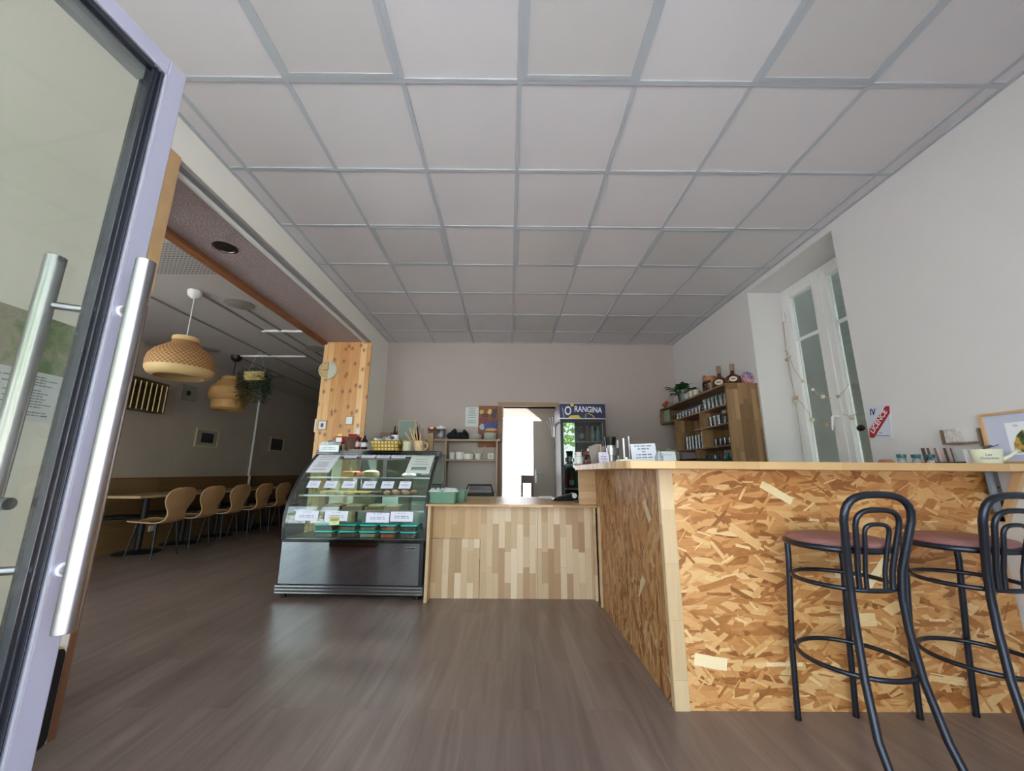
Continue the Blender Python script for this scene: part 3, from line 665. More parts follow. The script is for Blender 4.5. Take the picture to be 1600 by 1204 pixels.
for z, y0 in ((1.035, .28), (.868, .17), (.735, .12)):
    o = M().box(.032, CW - .032, y0, .74, z - .004, z + .002).build('glass_shelf', m_glassg, C)
    M().box(.032, CW - .032, y0 - .006, y0, z - .010, z + .004).build('shelf_rail', simple('shelf rail aluminium', (176, 180, 182), .3, metal=.8), o)
M().box(.05, CW - .05, .47, .49, 1.245, 1.262).build('lamp_tube_cover', m_white2, C)
ld_ = bpy.data.lights.new('case_lamp', 'AREA'); ld_.shape = 'RECTANGLE'; ld_.size = 1.15; ld_.size_y = .03; ld_.energy = 8; ld_.color = (1, .97, .92)
lo_ = bpy.data.objects.new('case_lamp', ld_); COL.objects.link(lo_); lo_.parent = C; lo_.location = (CW / 2, .48, 1.243)

def put(m, name, mat, label, cat, group=None, **k):
    """a one-mesh thing whose coordinates are the case's own"""
    m.v = [tuple(CM @ Vector(p)) for p in m.v]
    cx = sum(p[0] for p in m.v) / len(m.v); cy = sum(p[1] for p in m.v) / len(m.v); cz = min(p[2] for p in m.v)
    m.v = [(p[0] - cx, p[1] - cy, p[2] - cz) for p in m.v]
    o = m.build(name, mat, None, **k); o.location = (cx, cy, cz); return tag(o, label, cat, group)
# sheets taped to the curved glass
def patch(x0, x1, z0, z1, mat, name, label, cat='paper sheet', group=None, skew=0):
    s0, s1 = s_at_z(z0), s_at_z(z1); n = 10; rows = []
    for k in range(n + 1):
        y, z, nn = crv(s0 + (s1 - s0) * k / n); y += nn.x * .006 * 1; z += nn.y * .006
        rows.append([(x0, y - .004, z), ((x0 + x1) / 2, y - .004, z), (x1, y - .004, z)])
    return put(M().sheet(rows, .0012), name, mat, label, cat, group, smooth=True)
m_menu = paper('menu sheet', (226, 230, 240), (92, 90, 104), 22, 'UV', 'XY', 2.2, .07, .5)
m_menu2 = paper('pale green menu sheet', (214, 222, 218), (96, 110, 104), 16, 'UV', 'XY', 2.2, .1, .35)
m_tag = paper('price card', (226, 228, 246), (90, 92, 120), 6, 'UV', 'XY', 2.5, .12, .8)
patch(.045, .275, 1.075, 1.283, m_menu, 'menu_sheet', 'large white menu sheet taped inside the upper left of the case glass', 'menu')
mo = patch(1.03, 1.265, 1.075, 1.283, m_menu2, 'menu_sheet', 'large pale menu sheet with two green bars at the upper right of the case glass', 'menu')
mi = wm(mo).inverted() @ CM
for s0, s1, gm in ((.18, .215, simple('light green bar', (110, 138, 122), .6)), (.245, .275, simple('dark green bar', (66, 88, 76), .6))):
    z0, z1 = 1.075 + .208 * s0, 1.075 + .208 * s1; rows = []
    for z in (z0, z1):
        y, zz, nn = crv(s_at_z(z)); rows.append([(1.075, y - .009 + nn.x * .006, zz + nn.y * .006 + .001), (1.225, y - .009 + nn.x * .006, zz + nn.y * .006 + .001)])
    q = M().sheet(rows, .0006); q.v = [tuple(mi @ Vector(p)) for p in q.v]; q.build('printed_bar', gm, mo)
n4 = ['first', 'second', 'third', 'fourth', 'fifth', 'sixth', 'seventh', 'eighth', 'ninth', 'tenth']
for k, (a, b_) in enumerate(((.325, .455), (.505, .645), (.665, .80), (.82, .965))):
    patch(a, b_, 1.225, 1.283, m_tag, 'price_card', 'small price card under the case top, %s from the left' % n4[k], 'price card', 'price cards along the top of the case')
for k, (a, b_) in enumerate(((.13, .245), (.295, .41), (.465, .585), (.665, .785), (.84, .955), (1.01, 1.12))):
    patch(a, b_, .935, .998, m_tag, 'price_card', 'price card above the pastries, %s from the left in the middle row' % n4[k], 'price card', 'price cards above the pastries')
for k, (a, b_, z) in enumerate(((.115, .325, .655), (.385, .595, .655), (.765, .975, .645), (.985, 1.19, .655))):
    patch(a, b_, z, z + .083, m_tag, 'price_card', 'wide card just above the turquoise lids, %s from the left' % n4[k], 'price card', 'wide cards above the turquoise lids')
patch(.435, .525, .620, .698, paper('yellow note', (226, 228, 160), (120, 120, 60), 5, 'UV', 'XY', 2, .1, .9), 'sticky_note', 'pale yellow note stuck over the second wide card of the case', 'note')
m_pap2 = paper('front label', (230, 240, 246), (60, 64, 70), 5, 'Generated', 'XZ', 3, .1, .8)
put(M().box(.035, .245, .440, .443, 1.285, 1.362), 'label_card', m_pap2, 'white card with handwriting clipped to the left end of the case top', 'card')
# food inside: lidded boxes
m_turq = simple('turquoise lid', (60, 230, 232), .35); m_tub = m_clearp
foods = [(96, 92, 64), (150, 132, 96), (158, 150, 120), (206, 120, 50), (104, 70, 52), (92, 96, 72), (108, 92, 70), (190, 180, 150), (210, 84, 48), (120, 88, 66)]
nmf = ['greens', 'grains', 'pale salad', 'orange and yellow fruit', 'brown stew']
k = 0
for lev in (1, 0):
    for q, (a, b_) in enumerate(((.255, .435), (.485, .645), (.675, .835), (.865, 1.02), (1.055, 1.215))):
        cx = (a + b_) / 2; wd = .088 - .004; z0 = .502 + lev * .058
        p = CM @ Vector((cx, .155, z0))
        t = thing('food_box', 'turquoise-lidded food box, %s from the left in the %s layer' % (n4[q], 'upper' if lev else 'lower'), 'food box', tuple(p), CA, 'lidded food boxes at the bottom of the case')
        hw = (b_ - a) / 2
        T_ = Matrix.Identity(4)
        M().prism(rrect(-hw + .008, hw - .008, -.075, .075, .02), .001, .044, 'Z').build('tub', m_tub, t)
        fm = simple('food %d' % k, foods[k], .6, bump=(60, .8, .01), var=(60, 38)); M().prism(rrect(-hw + .012, hw - .012, -.07, .07, .018), .003, .032, 'Z').build('food', fm, t)
        M().prism(rrect(-hw, hw, -.082, .082, .022), .044, .057, 'Z').build('lid', m_turq, t, bevel=.002)
        k += 1
def cake(x0, x1, y0, y1, z, h, col, name, label, cat, col2=None, rnd=.012):
    m = simple(name + ' crust %d' % int(x0 * 1000), col, .6, bump=(45, .7, .01), var=(40, 26))
    return put(M().prism(rrect(x0, x1, y0, y1, rnd), z, z + h, 'Z'), name, m, label, cat, 'food in the glass case', bevel=.006)
cake(.335, .445, .38, .56, 1.038, .055, (202, 152, 84), 'loaf_cake', 'golden loaf cake on the top glass shelf of the case', 'cake')
cake(.452, .49, .38, .56, 1.038, .05, (128, 70, 42), 'loaf_cake', 'brown loaf cake beside the golden one on the top glass shelf', 'cake')
put(M().lathe([(.001, 0), (.075, 0), (.085, .02), (.08, .05), (.05, .066), (.001, .07)], (.60, .47, 1.038), 18), 'cake', simple('green cake', (118, 116, 84), .7, bump=(50, .9, .01), var=(50, 24)), 'domed green-brown cake on the top glass shelf of the case', 'cake', 'food in the glass case', smooth=True)
put(M().lathe([(.001, 0), (.05, 0), (.075, .02), (.055, .04), (.001, .045)], (1.02, .40, 1.038), 18), 'bowl', m_ceramic, 'white bowl at the right end of the top glass shelf', 'bowl', smooth=True)
for k in range(4): cake(.20 + k * .085, .275 + k * .085, .22, .40, .872, .03, ((226, 204, 150), (218, 196, 150), (230, 216, 176), (224, 196, 130))[k], 'cream_slice', 'pale cream slice on the middle shelf, %s from the left' % n4[k], 'pastry')
for k in range(5):
    x = .56 + k * .048
    put(M().ball((x, .31, .889), .5, 12, 8, (.042, .19, .032)), 'pastry_roll', simple('golden pastry %d' % k, ((206, 168, 92), (214, 178, 96), (196, 150, 78), (104, 74, 50), (92, 64, 44))[k], .6, bump=(60, .6, .008)), 'long %s pastry on the middle shelf, %s from the left' % ('golden' if k < 3 else 'dark brown', n4[k]), 'pastry', 'food in the glass case', smooth=True)
for k in range(6):
    put(M().ball((.855 + k * .048, .25 + (k % 2) * .09, .892 + (k % 2) * .006), .5, 14, 8, (.066, .07, .040)), 'bread_roll', simple('bread crust %d' % k, (206, 154 - k * 3, 112), .6, bump=(50, .3, .006), var=(14, 12)), 'round bread roll at the right of the middle shelf, %s from the left' % n4[k], 'bread roll', 'food in the glass case', smooth=True)
for k, (x, wd) in enumerate(((.34, .09), (.55, .10), (.76, .09), (.93, .085))):
    p = CM @ Vector((x, .28, .7375)); t = thing('cream_dish', 'shallow dish of whipped cream on the lowest glass shelf, %s from the left' % n4[k], 'dish', tuple(p), CA, 'food in the glass case')
    M().prism(rrect(-wd, wd, -.10, .12, .02), 0, .028, 'Z').build('dish', simple('amber dish', (150, 122, 84), .3), t)
    bm_ = M().ball((0, 0, .032), .5, 20, 8, (wd * 1.85, .2, .032)); bm_.build('cream', simple('whipped cream', (226, 220, 196), .6, bump=(30, 1, .02)), t, smooth=True)
put(M().box(.69, .86, .60, .603, .74, .86), 'backing_card', m_paperb, 'large blank white card standing at the back of the lowest glass shelf', 'card')
put(M().box(.36, .55, .66, .72, .74, .84), 'carton', simple('brown carton', (150, 132, 112), .7), 'brown carton at the back of the lowest glass shelf', 'carton')
# ================================================================ DINING ROOM
def chair():
    t = thing('dining_chair', '', 'chair', (-4.36, 5.25, 0), group='plywood chairs along the dining tables')
    # profile of the bent shell from the seat front to the top of the back: (x, z, half width)
    pf = [(-.44, .452, .13), (-.435, .456, .165), (-.40, .458, .19), (-.30, .452, .21), (-.18, .444, .205), (-.08, .438, .19), (-.02, .445, .17), (.025, .475, .15), (.035, .53, .135), (.035, .58, .145), (.04, .64, .185), (.05, .70, .22), (.062, .76, .225), (.075, .81, .205), (.085, .845, .16), (.09, .862, .09)]
    # refine
    P = []
    for a, b in zip(pf, pf[1:]):
        for k in range(2): P.append(tuple(a[i] + (b[i] - a[i]) * k / 2 for i in range(3)))
    P.append(pf[-1]); rows = []
    for x, z, h in P:
        rows.append([(x + (.028 * (1 - (j / 3) ** 2) if z > .6 else 0), h * j / 3, z + (-.012 * (1 - (j / 3) ** 2) if z < .46 else 0)) for j in range(-3, 4)])
    M().sheet(rows, .010).build('shell', m_chairw, t, smooth=True)
    L = [r[0] for r in rows]; Rr = [r[-1] for r in rows]; loop = L + [rows[-1][3]] + Rr[::-1] + [rows[0][3]]
    M().tube(loop, .0068, 6, closed=True).build('shell_edge', m_ply, t, smooth=True)
    for sx, sy in ((-1, -1), (-1, 1), (1, -1), (1, 1)):
        top = (-.19 + sx * .12, sy * .15, .438); bot = (-.20 + sx * .165 + (.01 if sx > 0 else 0), sy * .19, 0)
        M().tube([top, ((top[0] + bot[0]) / 2, (top[1] + bot[1]) / 2, .22), bot], [.011, .0105, .009], 8).build('leg', m_steeld if False else m_chleg, t, smooth=True)
    M().box(-.30, -.08, -.14, .14, .428, .438).build('seat_frame', m_blackm, t)
    return t
m_chleg = simple('grey chair leg', (44, 46, 54), .4, metal=.6)
c0 = chair(); c0['label'] = 'bent plywood dining chair nearest the entrance, first of the row'
cy = [5.25, 5.81, 6.40, 7.02, 7.60, 8.24]
for k, y in enumerate(cy[1:]): dup(c0, (-4.36 + .0 * k, y, 0), 'bent plywood dining chair, %s of the row along the dining tables' % n4[k + 1] if k < 4 else 'bent plywood dining chair at the far row end, half hidden by the display case')
def table():
    t = thing('dining_table', '', 'table', (-5.08, 5.57, 0), group='tables along the wall bench')
    M().box(-.34, .27, -.345, .345, .722, .75).build('tabletop', simple('table laminate', (150, 118, 84), .35, var=(3, 8)), t)
    M().box(-.34, .272, -.349, -.345, .720, .752).box(.27, .274, -.349, .345, .720, .752).build('tabletop_edge', m_ply, t)
    M().cyl((.09, -.05, .01), (.09, -.05, .722), .036).box(-.2, .2, -.25, .15, .714, .722).build('pedestal', m_blackm, t, smooth=False)
    M().lathe([(.25, 0), (.25, .008), (.10, .022), (.04, .035), (.001, .035)], (.09, -.05, 0), 32).build('base', m_blackm, t, smooth=True)
    return t
tb = table(); tb['label'] = 'black pedestal table nearest the entrance in the dining room, its near end free'
for k in range(1, 5): dup(tb, (-5.08, 5.57 + .70 * k, 0), 'black pedestal table under the wall panelling, %s from the entrance' % n4[k])
bn = thing('bench', 'long low wooden bench along the panelled dining wall', 'bench', (-5.38, 7.2, 0))
M().box(-.19, .19, -3.2, 3.2, .405, .43).build('seat', m_dado, bn); M().box(.12, .14, -3.2, 3.2, 0, .405).build('front_board', m_dado, bn)
cu = M().lathe([(.19, 0), (.205, .012), (.2, .03), (.17, .038), (.001, .04)], n=28).build('seat_cushion', simple('black cushion', (20, 18, 20), .8)); cu.location = (-5.38, 5.62, .43)
tag(cu, 'round black cushion on the wall bench, nearest the entrance', 'cushion', 'round cushions on the wall bench')
for k in range(1, 6): dup(cu, (-5.38, 5.62 + .66 * k, .43), 'round black cushion on the wall bench, %s from the entrance' % n4[k])
for k, y in enumerate((5.95, 7.3)):
    o = M().box(-.008, .008, -.04, .04, -.04, .04).build('wall_socket', m_white2); o.location = (-5.232, y, .25); tag(o, 'white socket low on the bench front, %s' % ('nearer the entrance' if k == 0 else 'further back'), 'socket')
p = M().tube([(-5.565, 8.45, .98), (-5.565, 8.45, 2.99)], .022, 10).build('wall_pipe', m_white, smooth=True); tag(p, 'white vertical pipe on the dining room wall', 'pipe')
p = M().tube([(-5.54, 8.45, .52), (-5.54, 8.45, .98)], .022, 10).build('lower_pipe', m_white, p, smooth=True)
for (x0, x1, y, lab) in ((-3.44, -2.80, 5.07, 'white conduit across the dining room ceiling, nearer the header'), (-4.56, -3.46, 6.28, 'white conduit across the dining room ceiling beside the black lamp cup')):
    o = M().tube([(x0, y, 2.99), (x1, y, 2.99)], .017, 8).build('ceiling_conduit', m_white, smooth=True); tag(o, lab, 'conduit')
# woven pendant lamps
def lampshade(prof, mat): return M().lathe(prof, n=44, cap=False)
t = thing('pendant_lamp', 'woven bamboo pendant lamp on a white cord, nearest in the dining room', 'pendant lamp', (-3.43, 3.89, 2.02))
pr_ = [(.105, .44), (.110, .425), (.108, .40), (.120, .375), (.17, .335), (.235, .285), (.278, .22), (.290, .16), (.288, .10)]
M().lathe(pr_, n=48, cap=False).build('shade', m_bamboo, t, smooth=True)
M().lathe([(.288, .10), (.284, .07), (.262, .035), (.215, .01), (.205, .012), (.25, .045), (.27, .08)], n=48, cap=False).build('lower_rim', m_rim, t, smooth=True)
M().lathe([(.112, .445), (.118, .435), (.116, .40), (.106, .40)], n=40, cap=False).build('neck_band', m_rim, t, smooth=True)
M().lathe([(.26, .12), (.001, .125)], n=32, cap=False).build('inner_lining', simple('lamp lining', (190, 172, 150), .6), t, smooth=True)
M().cyl((0, 0, .40), (.005, 0, .98 - .05), .0055).build('cord', m_white2, t, smooth=True)
M().lathe([(.066, 0), (.068, -.02), (.060, -.055), (.03, -.085), (.001, -.09)], (0, 0, .98), 28).build('ceiling_cup', m_white2, t, smooth=True)
t = thing('pendant_lamp', 'stepped woven bamboo pendant lamp on a black cord, behind the trailing plant', 'pendant lamp', (-4.66, 6.32, 2.06))
M().lathe([(.15, .56), (.158, .50), (.20, .48), (.215, .44), (.265, .40), (.295, .33), (.30, .25), (.285, .19), (.262, .165)], n=48, cap=False).build('shade', m_bamboo2, t, smooth=True)
M().lathe([(.262, .165), (.245, .16), (.242, .03), (.215, 0.0)], n=48, cap=False).lathe([(.30, .255), (.306, .24), (.300, .20), (.29, .19)], n=48, cap=False).build('lower_ring', m_bamboo2, t, smooth=True)
M().lathe([(.15, .56), (.001, .562)], n=32, cap=False).lathe([(.22, .05), (.001, .055)], n=32, cap=False).build('lining', m_rim, t)
M().cyl((0, 0, .55), (0, 0, .88), .006).build('cord', m_black, t, smooth=True)
M().lathe([(.085, 0), (.085, -.02), (.07, -.07), (.035, -.10), (.001, -.105)], (0, 0, .94), 28).build('ceiling_cup', m_black, t, smooth=True)
# hanging planter with trailing stems
t = thing('hanging_planter', 'wicker planter hung by fine cords with dark trailing stems', 'hanging plant', (-4.06, 6.0, 2.49))
M().box(-.16, .16, -.07, .07, 0, .145).build('basket', simple('planter wicker', (190, 168, 106), .7, bump=(80, .8, .006), var=(40, 20)), t, bevel=.012)
M().cyl((-.14, 0, .145), (-.01, 0, .505), .0022, n=6).cyl((.14, 0, .145), (.01, 0, .505), .0022, n=6).build('cords', m_white2, t)
lf = M(); st = M(); rnd = random.Random(3)
for k in range(46):
    x0 = rnd.choice([rnd.uniform(-.2, -.1), rnd.uniform(.08, .2), rnd.uniform(-.05, .1)]); y0 = rnd.uniform(-.08, .08); ln = rnd.uniform(.2, .58) if x0 < .1 else rnd.uniform(.2, .5)
    P = [(x0 * .8, y0, .15)]; x, y, z = x0 * 1.15, y0 * 1.3, .14
    while z > .14 - ln:
        P.append((x, y, z)); z -= .03; x += rnd.uniform(-.008, .009); y += rnd.uniform(-.008, .008)
        for q in range(3):
            a = rnd.uniform(0, 6.28); s = rnd.uniform(.020, .034); cx, cy_, cz = x + .014 * cos(a), y + .014 * sin(a), z
            d = Vector((cos(a), sin(a), rnd.uniform(-.9, .3))).normalized(); u = d.cross(Vector((0, 0, 1))).normalized()
            b = Vector((cx, cy_, cz)); lf.add([b, b + d * s * .6 + u * s * .42, b + d * s * 1.35, b + d * s * .6 - u * s * .42, b + d * s * .6 + Vector((0, 0, .004))], [(0, 1, 4), (1, 2, 4), (2, 3, 4), (3, 0, 4)])
    st.tube(P, .0018, 4)
for k in range(80):
    x, y, z = rnd.uniform(-.19, .2), rnd.uniform(-.08, .08), rnd.uniform(.13, .2); d = Vector((rnd.uniform(-1, 1), rnd.uniform(-1, 1), rnd.uniform(0, 1))).normalized(); u = d.orthogonal().normalized(); s = .022; b = Vector((x, y, z))
    lf.add([b, b + d * s * .6 + u * s * .42, b + d * s * 1.35, b + d * s * .6 - u * s * .42], [(0, 1, 2, 3)])
lf.build('leaves', m_leaf, t); st.build('stems', simple('stem', (50, 66, 40), .6), t)
# wall lamp with upright slats
t = thing('wall_lamp', 'boxy woven wall lamp with seven upright pale slats in the dining room', 'wall lamp', (-5.6, 5.72, 1.95))
wk = simple('brown wicker frame', (92, 70, 50), .7, bump=(60, .7, .01), var=(30, 14))
M().box(.0, .17, -.33, .30, .40, .47).box(.0, .17, -.33, .30, 0, .03).box(.0, .02, -.33, .30, .03, .40).box(0, .17, .28, .30, .03, .40).box(0, .17, -.33, -.31, .03, .40).build('frame', wk, t, bevel=.008)
g_ = M()
for z in [.06 + .04 * k for k in range(9)]: g_.box(.08, .084, -.31, .28, z, z + .008)
g_.build('inner_weave', wk, t)
for k in range(7): M().cyl((.175, -.27 + k * .088, .01), (.175, -.27 + k * .088, .43), .0075, n=8).build('slat', simple('glowing slat', (214, 196, 136), .4, emit=.06) if k == 0 else bpy.data.materials['glowing slat'], t)
def frame(name, label, loc, w, h, fw, fmat, mat_in, art, dirx=1, art_fn=None):
    t = thing(name, label, 'picture', loc)
    d = .022 * dirx
    M().box(0, d, -w / 2, w / 2, h / 2 - fw, h / 2).box(0, d, -w / 2, w / 2, -h / 2, -h / 2 + fw).box(0, d, -w / 2, -w / 2 + fw, -h / 2 + fw, h / 2 - fw).box(0, d, w / 2 - fw, w / 2, -h / 2 + fw, h / 2 - fw).build('frame', fmat, t)
    M().box(0, d * .45, -w / 2 + fw, w / 2 - fw, -h / 2 + fw, h / 2 - fw).build('mount', mat_in, t)
    M().box(d * .45, d * .5, -w * art, w * art, -h * art, h * art).build('photograph', simple('dark photograph', (46, 46, 44), .5, var=(14, 34)), t)
    return t
fm_ = simple('pale frame', (196, 186, 150), .5); mt_ = simple('mount card', (168, 162, 148), .7)
frame('picture_frame', 'small framed print with a narrow dark motif, higher on the dining wall', (-5.6, 6.59, 2.40), .30, .27, .02, simple('grey frame', (150, 148, 140), .5), mt_, .14)
frame('picture_frame', 'pale framed photograph on the dining wall, below the first woven lamp', (-5.6, 7.18, 1.67), .56, .34, .035, fm_, mt_, .26)
frame('picture_frame', 'pale framed dark photograph on the dining wall, right of the white pipe', (-5.6, 9.36, 1.70), .56, .34, .035, fm_, simple('dark mount', (92, 88, 80), .7), .36)
o = M().box(0, .01, -.035, .045, -.28, .28).build('wall_pennant', simple('blue cloth', (66, 92, 150), .8)); o.location = (-5.595, 5.50, 2.72); tag(o, 'narrow blue hanging on the dining wall, above the slatted wall lamp', 'wall hanging')

# things on the pine pillar
t = thing('wall_clock', 'round pale wall clock with a half wood, half white face on the pine pillar', 'clock', (-2.43, 5.006, 2.415), rot=(R(90), 0, 0))
M().lathe([(.122, 0), (.126, .008), (.122, .024), (.112, .026), (.112, .012)], n=40, cap=False).build('rim', simple('clock rim', (214, 206, 176), .4), t, smooth=True)
M().prism([(.112 * cos(R(90 + 180 * k / 20)), .112 * sin(R(90 + 180 * k / 20))) for k in range(21)], 0, .013, 'Z').build('wood_half', simple('clock wood', (206, 176, 120), .4), t)
M().prism([(.112 * cos(R(-90 + 180 * k / 20)), .112 * sin(R(-90 + 180 * k / 20))) for k in range(21)], 0, .013, 'Z').build('white_half', simple('clock white', (206, 206, 192), .4), t)
M().box(-.0025, .0025, 0, .09, .014, .017).build('minute_hand', m_black, t); M().box(-.062, 0, -.003, .003, .015, .018).build('hour_hand', m_black, t)
tk = M()
for k in range(12): tk.box(-.003, .003, .090, .102, .0131, .0145, Matrix.Rotation(R(30 * k), 4, 'Z'))
tk.build('hour_marks', m_dgrey, t)
def plate(name, label, cat, x, z, w, h, fm2, im, y=5.006):
    t = thing(name, label, cat, (x, y, z)); M().box(-w / 2, w / 2, -.010, 0, -h / 2, h / 2).build('frame', fm2, t, bevel=.002); M().box(-w / 2 + .012, w / 2 - .012, -.013, -.010, -h / 2 + .012, h / 2 - .012).build('face', im, t); return t
wf_ = simple('taupe plate', (170, 136, 108), .5)
q = plate('small_picture', 'small framed card with a blue motif low on the pine pillar', 'picture', -2.43, 1.675, .115, .125, wf_, m_white2)
M().prism([(.02 * cos(a * .7), .03 * sin(a * .7)) for a in range(9)], -.0145, -.013, 'Y').build('motif', simple('blue motif', (70, 84, 120), .6), q)
plate('light_switch', 'white rocker switch in a taupe surround on the pine pillar', 'switch', -2.085, 1.74, .10, .12, wf_, m_white)
plate('light_switch', 'small white switch on the pine pillar just above the sauce bottles', 'switch', -1.955, 1.60, .05, .075, m_white2, m_white)
o = M().box(-.03, 0, .03, .11, -.11, .06).build('intercom', m_white2); o.location = (XP - .004, 5.0, 1.70); tag(o, 'white plastic box on the dining side edge of the pine pillar', 'switch box')

# ================================================================ BACK WALL
o = M().box(-.455, -.100 - .068, YB - .012, YB, 1.45, 2.07).build('cork_board', simple('cork', (140, 92, 66), .9, bump=(90, .5, .004), var=(60, 14))); tag(o, 'brown cork board with pinned cut-outs beside the doorway', 'notice board')
rnd = random.Random(5)
def blob(cx, cz, rx, rz, col, k, y=YB - .016):
    P = [(cx + rx * cos(2 * pi * i / 14) * rnd.uniform(.7, 1.15), cz + rz * sin(2 * pi * i / 14) * rnd.uniform(.7, 1.15)) for i in range(14)]
    return M().prism(P, y, y + .003, 'Y')
CK = [(-.41, 1.97, .035, .04, (200, 170, 96), 'round yellow paper rosette'), (-.36, 1.92, .06, .028, (86, 52, 44), 'dark brown cut-out beside the yellow rosette'), (-.29, 1.98, .035, .04, (214, 192, 130), 'pale yellow cut-out at the middle top'), (-.22, 1.95, .045, .08, (70, 56, 66), 'dark plum cut-out at the top right'),
      (-.37, 1.86, .055, .045, (120, 56, 58), 'wine red cut-out lower left'), (-.40, 1.75, .04, .045, (150, 170, 196), 'pale blue cut-out'), (-.31, 1.76, .055, .07, (62, 76, 140), 'blue cut-out'), (-.21, 1.79, .055, .075, (54, 62, 124), 'deep blue cut-out'), (-.26, 1.71, .09, .022, (196, 164, 110), 'tan paper strip')]
for k, (cx, cz, rx, rz, col, lab) in enumerate(CK):
    o = blob(cx, cz, rx, rz, col, k, YB - .0155 - .0006 * k).build('paper_cutout', simple('cut-out %d' % k, col, .6, var=(60, 34))); tag(o, lab + ' pinned on the cork board', 'paper cut-out', 'cut-outs on the cork board')
o = M().box(-.652, -.455, YB - .004, YB - .001, 1.755, 2.045).build('wall_poster', paper('licence notice', (206, 214, 210), (84, 88, 92), 11, 'Generated', 'XZ', 2.4, .06, .8)); tag(o, 'white printed notice on the back wall, left of the cork board', 'poster')
# shelf with posts
SH = thing('wall_shelf', 'wooden shelf rack on the back wall with dishes, between display case and doorway', 'shelf', (-.52, 5.6, .75))
sw = simple('shelf wood', (172, 146, 118), .5, var=(8, 8))
M().box(-1.235, -.125, 5.46, YB - .002, 1.522, 1.546).build('upper_board', sw, SH, world=True)
M().box(-.880, -.155, 5.50, YB - .002, 1.247, 1.265).build('lower_board', sw, SH, world=True)
M().box(-.905, -.880, 5.50, YB - .002, .76, 1.522).build('post', sw, SH, world=True); M().box(-.180, -.155 + .0, 5.50, YB - .002, .76, 1.247).box(-.180, -.155, 5.50, YB - .002, 1.265, 1.522).build('post', sw, SH, world=True)
bc = thing('back_counter', 'low kitchen counter against the back wall, mostly hidden behind the service counter', 'counter', (-.6, 5.4, 0))
M().box(-1.25, .05 - .2, 5.10, YB - .002, .04, .73).build('cabinet', m_white, bc, world=True); M().box(-1.27, .05 - .2, 5.08, YB - .002, .73, .76).build('top', m_steeld, bc, world=True)
t = thing('contact_grill', 'black framed grill with a raised lid standing on the back counter', 'grill', (-.38, 5.3, .76))
M().box(-.2, .2, -.16, .14, 0, .06).build('body', m_blackm, t, bevel=.01)
M().tube([(-.19, -.15, .05), (-.15, -.05, .165), (.15, -.05, .165), (.19, -.15, .05)], .012, 8).box(-.14, .14, -.05, -.03, .10, .165).build('lid', m_dgrey, t)
# jars on the shelf
def lathe_thing(name, label, cat, loc, parts, group=None, n=24, rz=0):
    t = thing(name, label, cat, loc, rz, group)
    for nm, prof_, mat in parts: M().lathe(prof_, n=n, cap=False).build(nm, mat, t, smooth=True)
    return t
m_pinkc = simple('pink contents', (176, 150, 160), .7, var=(60, 30))
lathe_thing('storage_jar', 'glass jar with a copper lid on the back shelf', 'jar', (-1.115, 5.60, 1.547), [('body', [(.001, 0), (.05, 0), (.056, .02), (.056, .12), (.05, .14)], m_cup), ('lid', [(.062, .14), (.064, .145), (.064, .175), (.001, .178)], simple('copper lid', (176, 120, 88), .3, metal=.7)), ('contents', [(.001, .004), (.045, .004), (.05, .1), (.001, .105)], m_pinkc)])
lathe_thing('storage_jar', 'glass jar with a white lid on the back shelf', 'jar', (-.985, 5.60, 1.547), [('body', [(.001, 0), (.06, 0), (.066, .02), (.066, .14), (.06, .155)], m_cup), ('lid', [(.068, .155), (.07, .16), (.07, .185), (.03, .19), (.02, .205), (.001, .208)], m_white2)])
t = thing('black_bag', 'crumpled black cloth bag lying on the back shelf', 'bag', (-.725, 5.6, 1.547))
bb = M(); 
for (x, z, r1, r2) in ((-.09, .055, .14, .12), (.0, .05, .14, .10), (.09, .05, .12, .10), (-.07, .105, .07, .08), (.02, .085, .06, .05), (.09, .10, .06, .07), (-.06, .145, .035, .03), (.08, .135, .035, .03)): bb.ball((x, 0, z), .5, 14, 9, (r1 * 1.3, .16, r2))
o = bb.build('cloth', simple('black cloth', (20, 22, 28), .85, bump=(40, 1, .01)), t, smooth=True)
dm_ = o.modifiers.new('remesh', 'REMESH'); dm_.mode = 'VOXEL'; dm_.voxel_size = .008; dm_.use_smooth_shade = True
def plates(x, y, z, n, r, label, grp):
    for k in range(n):
        o = M().lathe([(.001, .002), (r * .6, .0), (r * .62, .003), (r * .95, .011), (r, .014), (r * .97, .015), (r * .6, .006), (.001, .005)], n=28, cap=False).build('plate', m_ceramic, smooth=True)
        o.location = (x, y, z + k * .0105); tag(o, 'white plate, %s from the bottom of the %s' % (n4[k] if k < 10 else 'top', label), 'plate', grp)
plates(-.485, 5.58, 1.547, 7, .10, 'left stack on the back shelf', 'left plate stack'); plates(-.27, 5.58, 1.547, 9, .10, 'right stack on the back shelf', 'right plate stack')
def mug(name, label, loc, r, h, mat, rz=0, group=None, grip=True, cat='cup', fill=None):
    t = thing(name, label, cat, loc, rz, group)
    M().lathe([(.001, .0), (r * .8, 0), (r * .9, h * .06), (r, h), (r * .93, h), (r * .83, h * .12), (.001, h * .1)], n=26, cap=False).build('body', mat, t, smooth=True)
    if grip: M().tube([(r * .93, 0, h * .8), (r * 1.25, 0, h * .86), (r * 1.62, 0, h * .66), (r * 1.6, 0, h * .38), (r * 1.2, 0, h * .16), (r * .88, 0, h * .22)], r * .12, 8).build('handle', mat, t, smooth=True)
    return t
mug('mug', 'small white mug at the left of the lower back shelf', (-.815, 5.6, 1.266), .042, .10, m_ceramic)
mug('cup', 'wide white cup, second on the lower back shelf', (-.70, 5.6, 1.266), .062, .105, m_ceramic, grip=False)
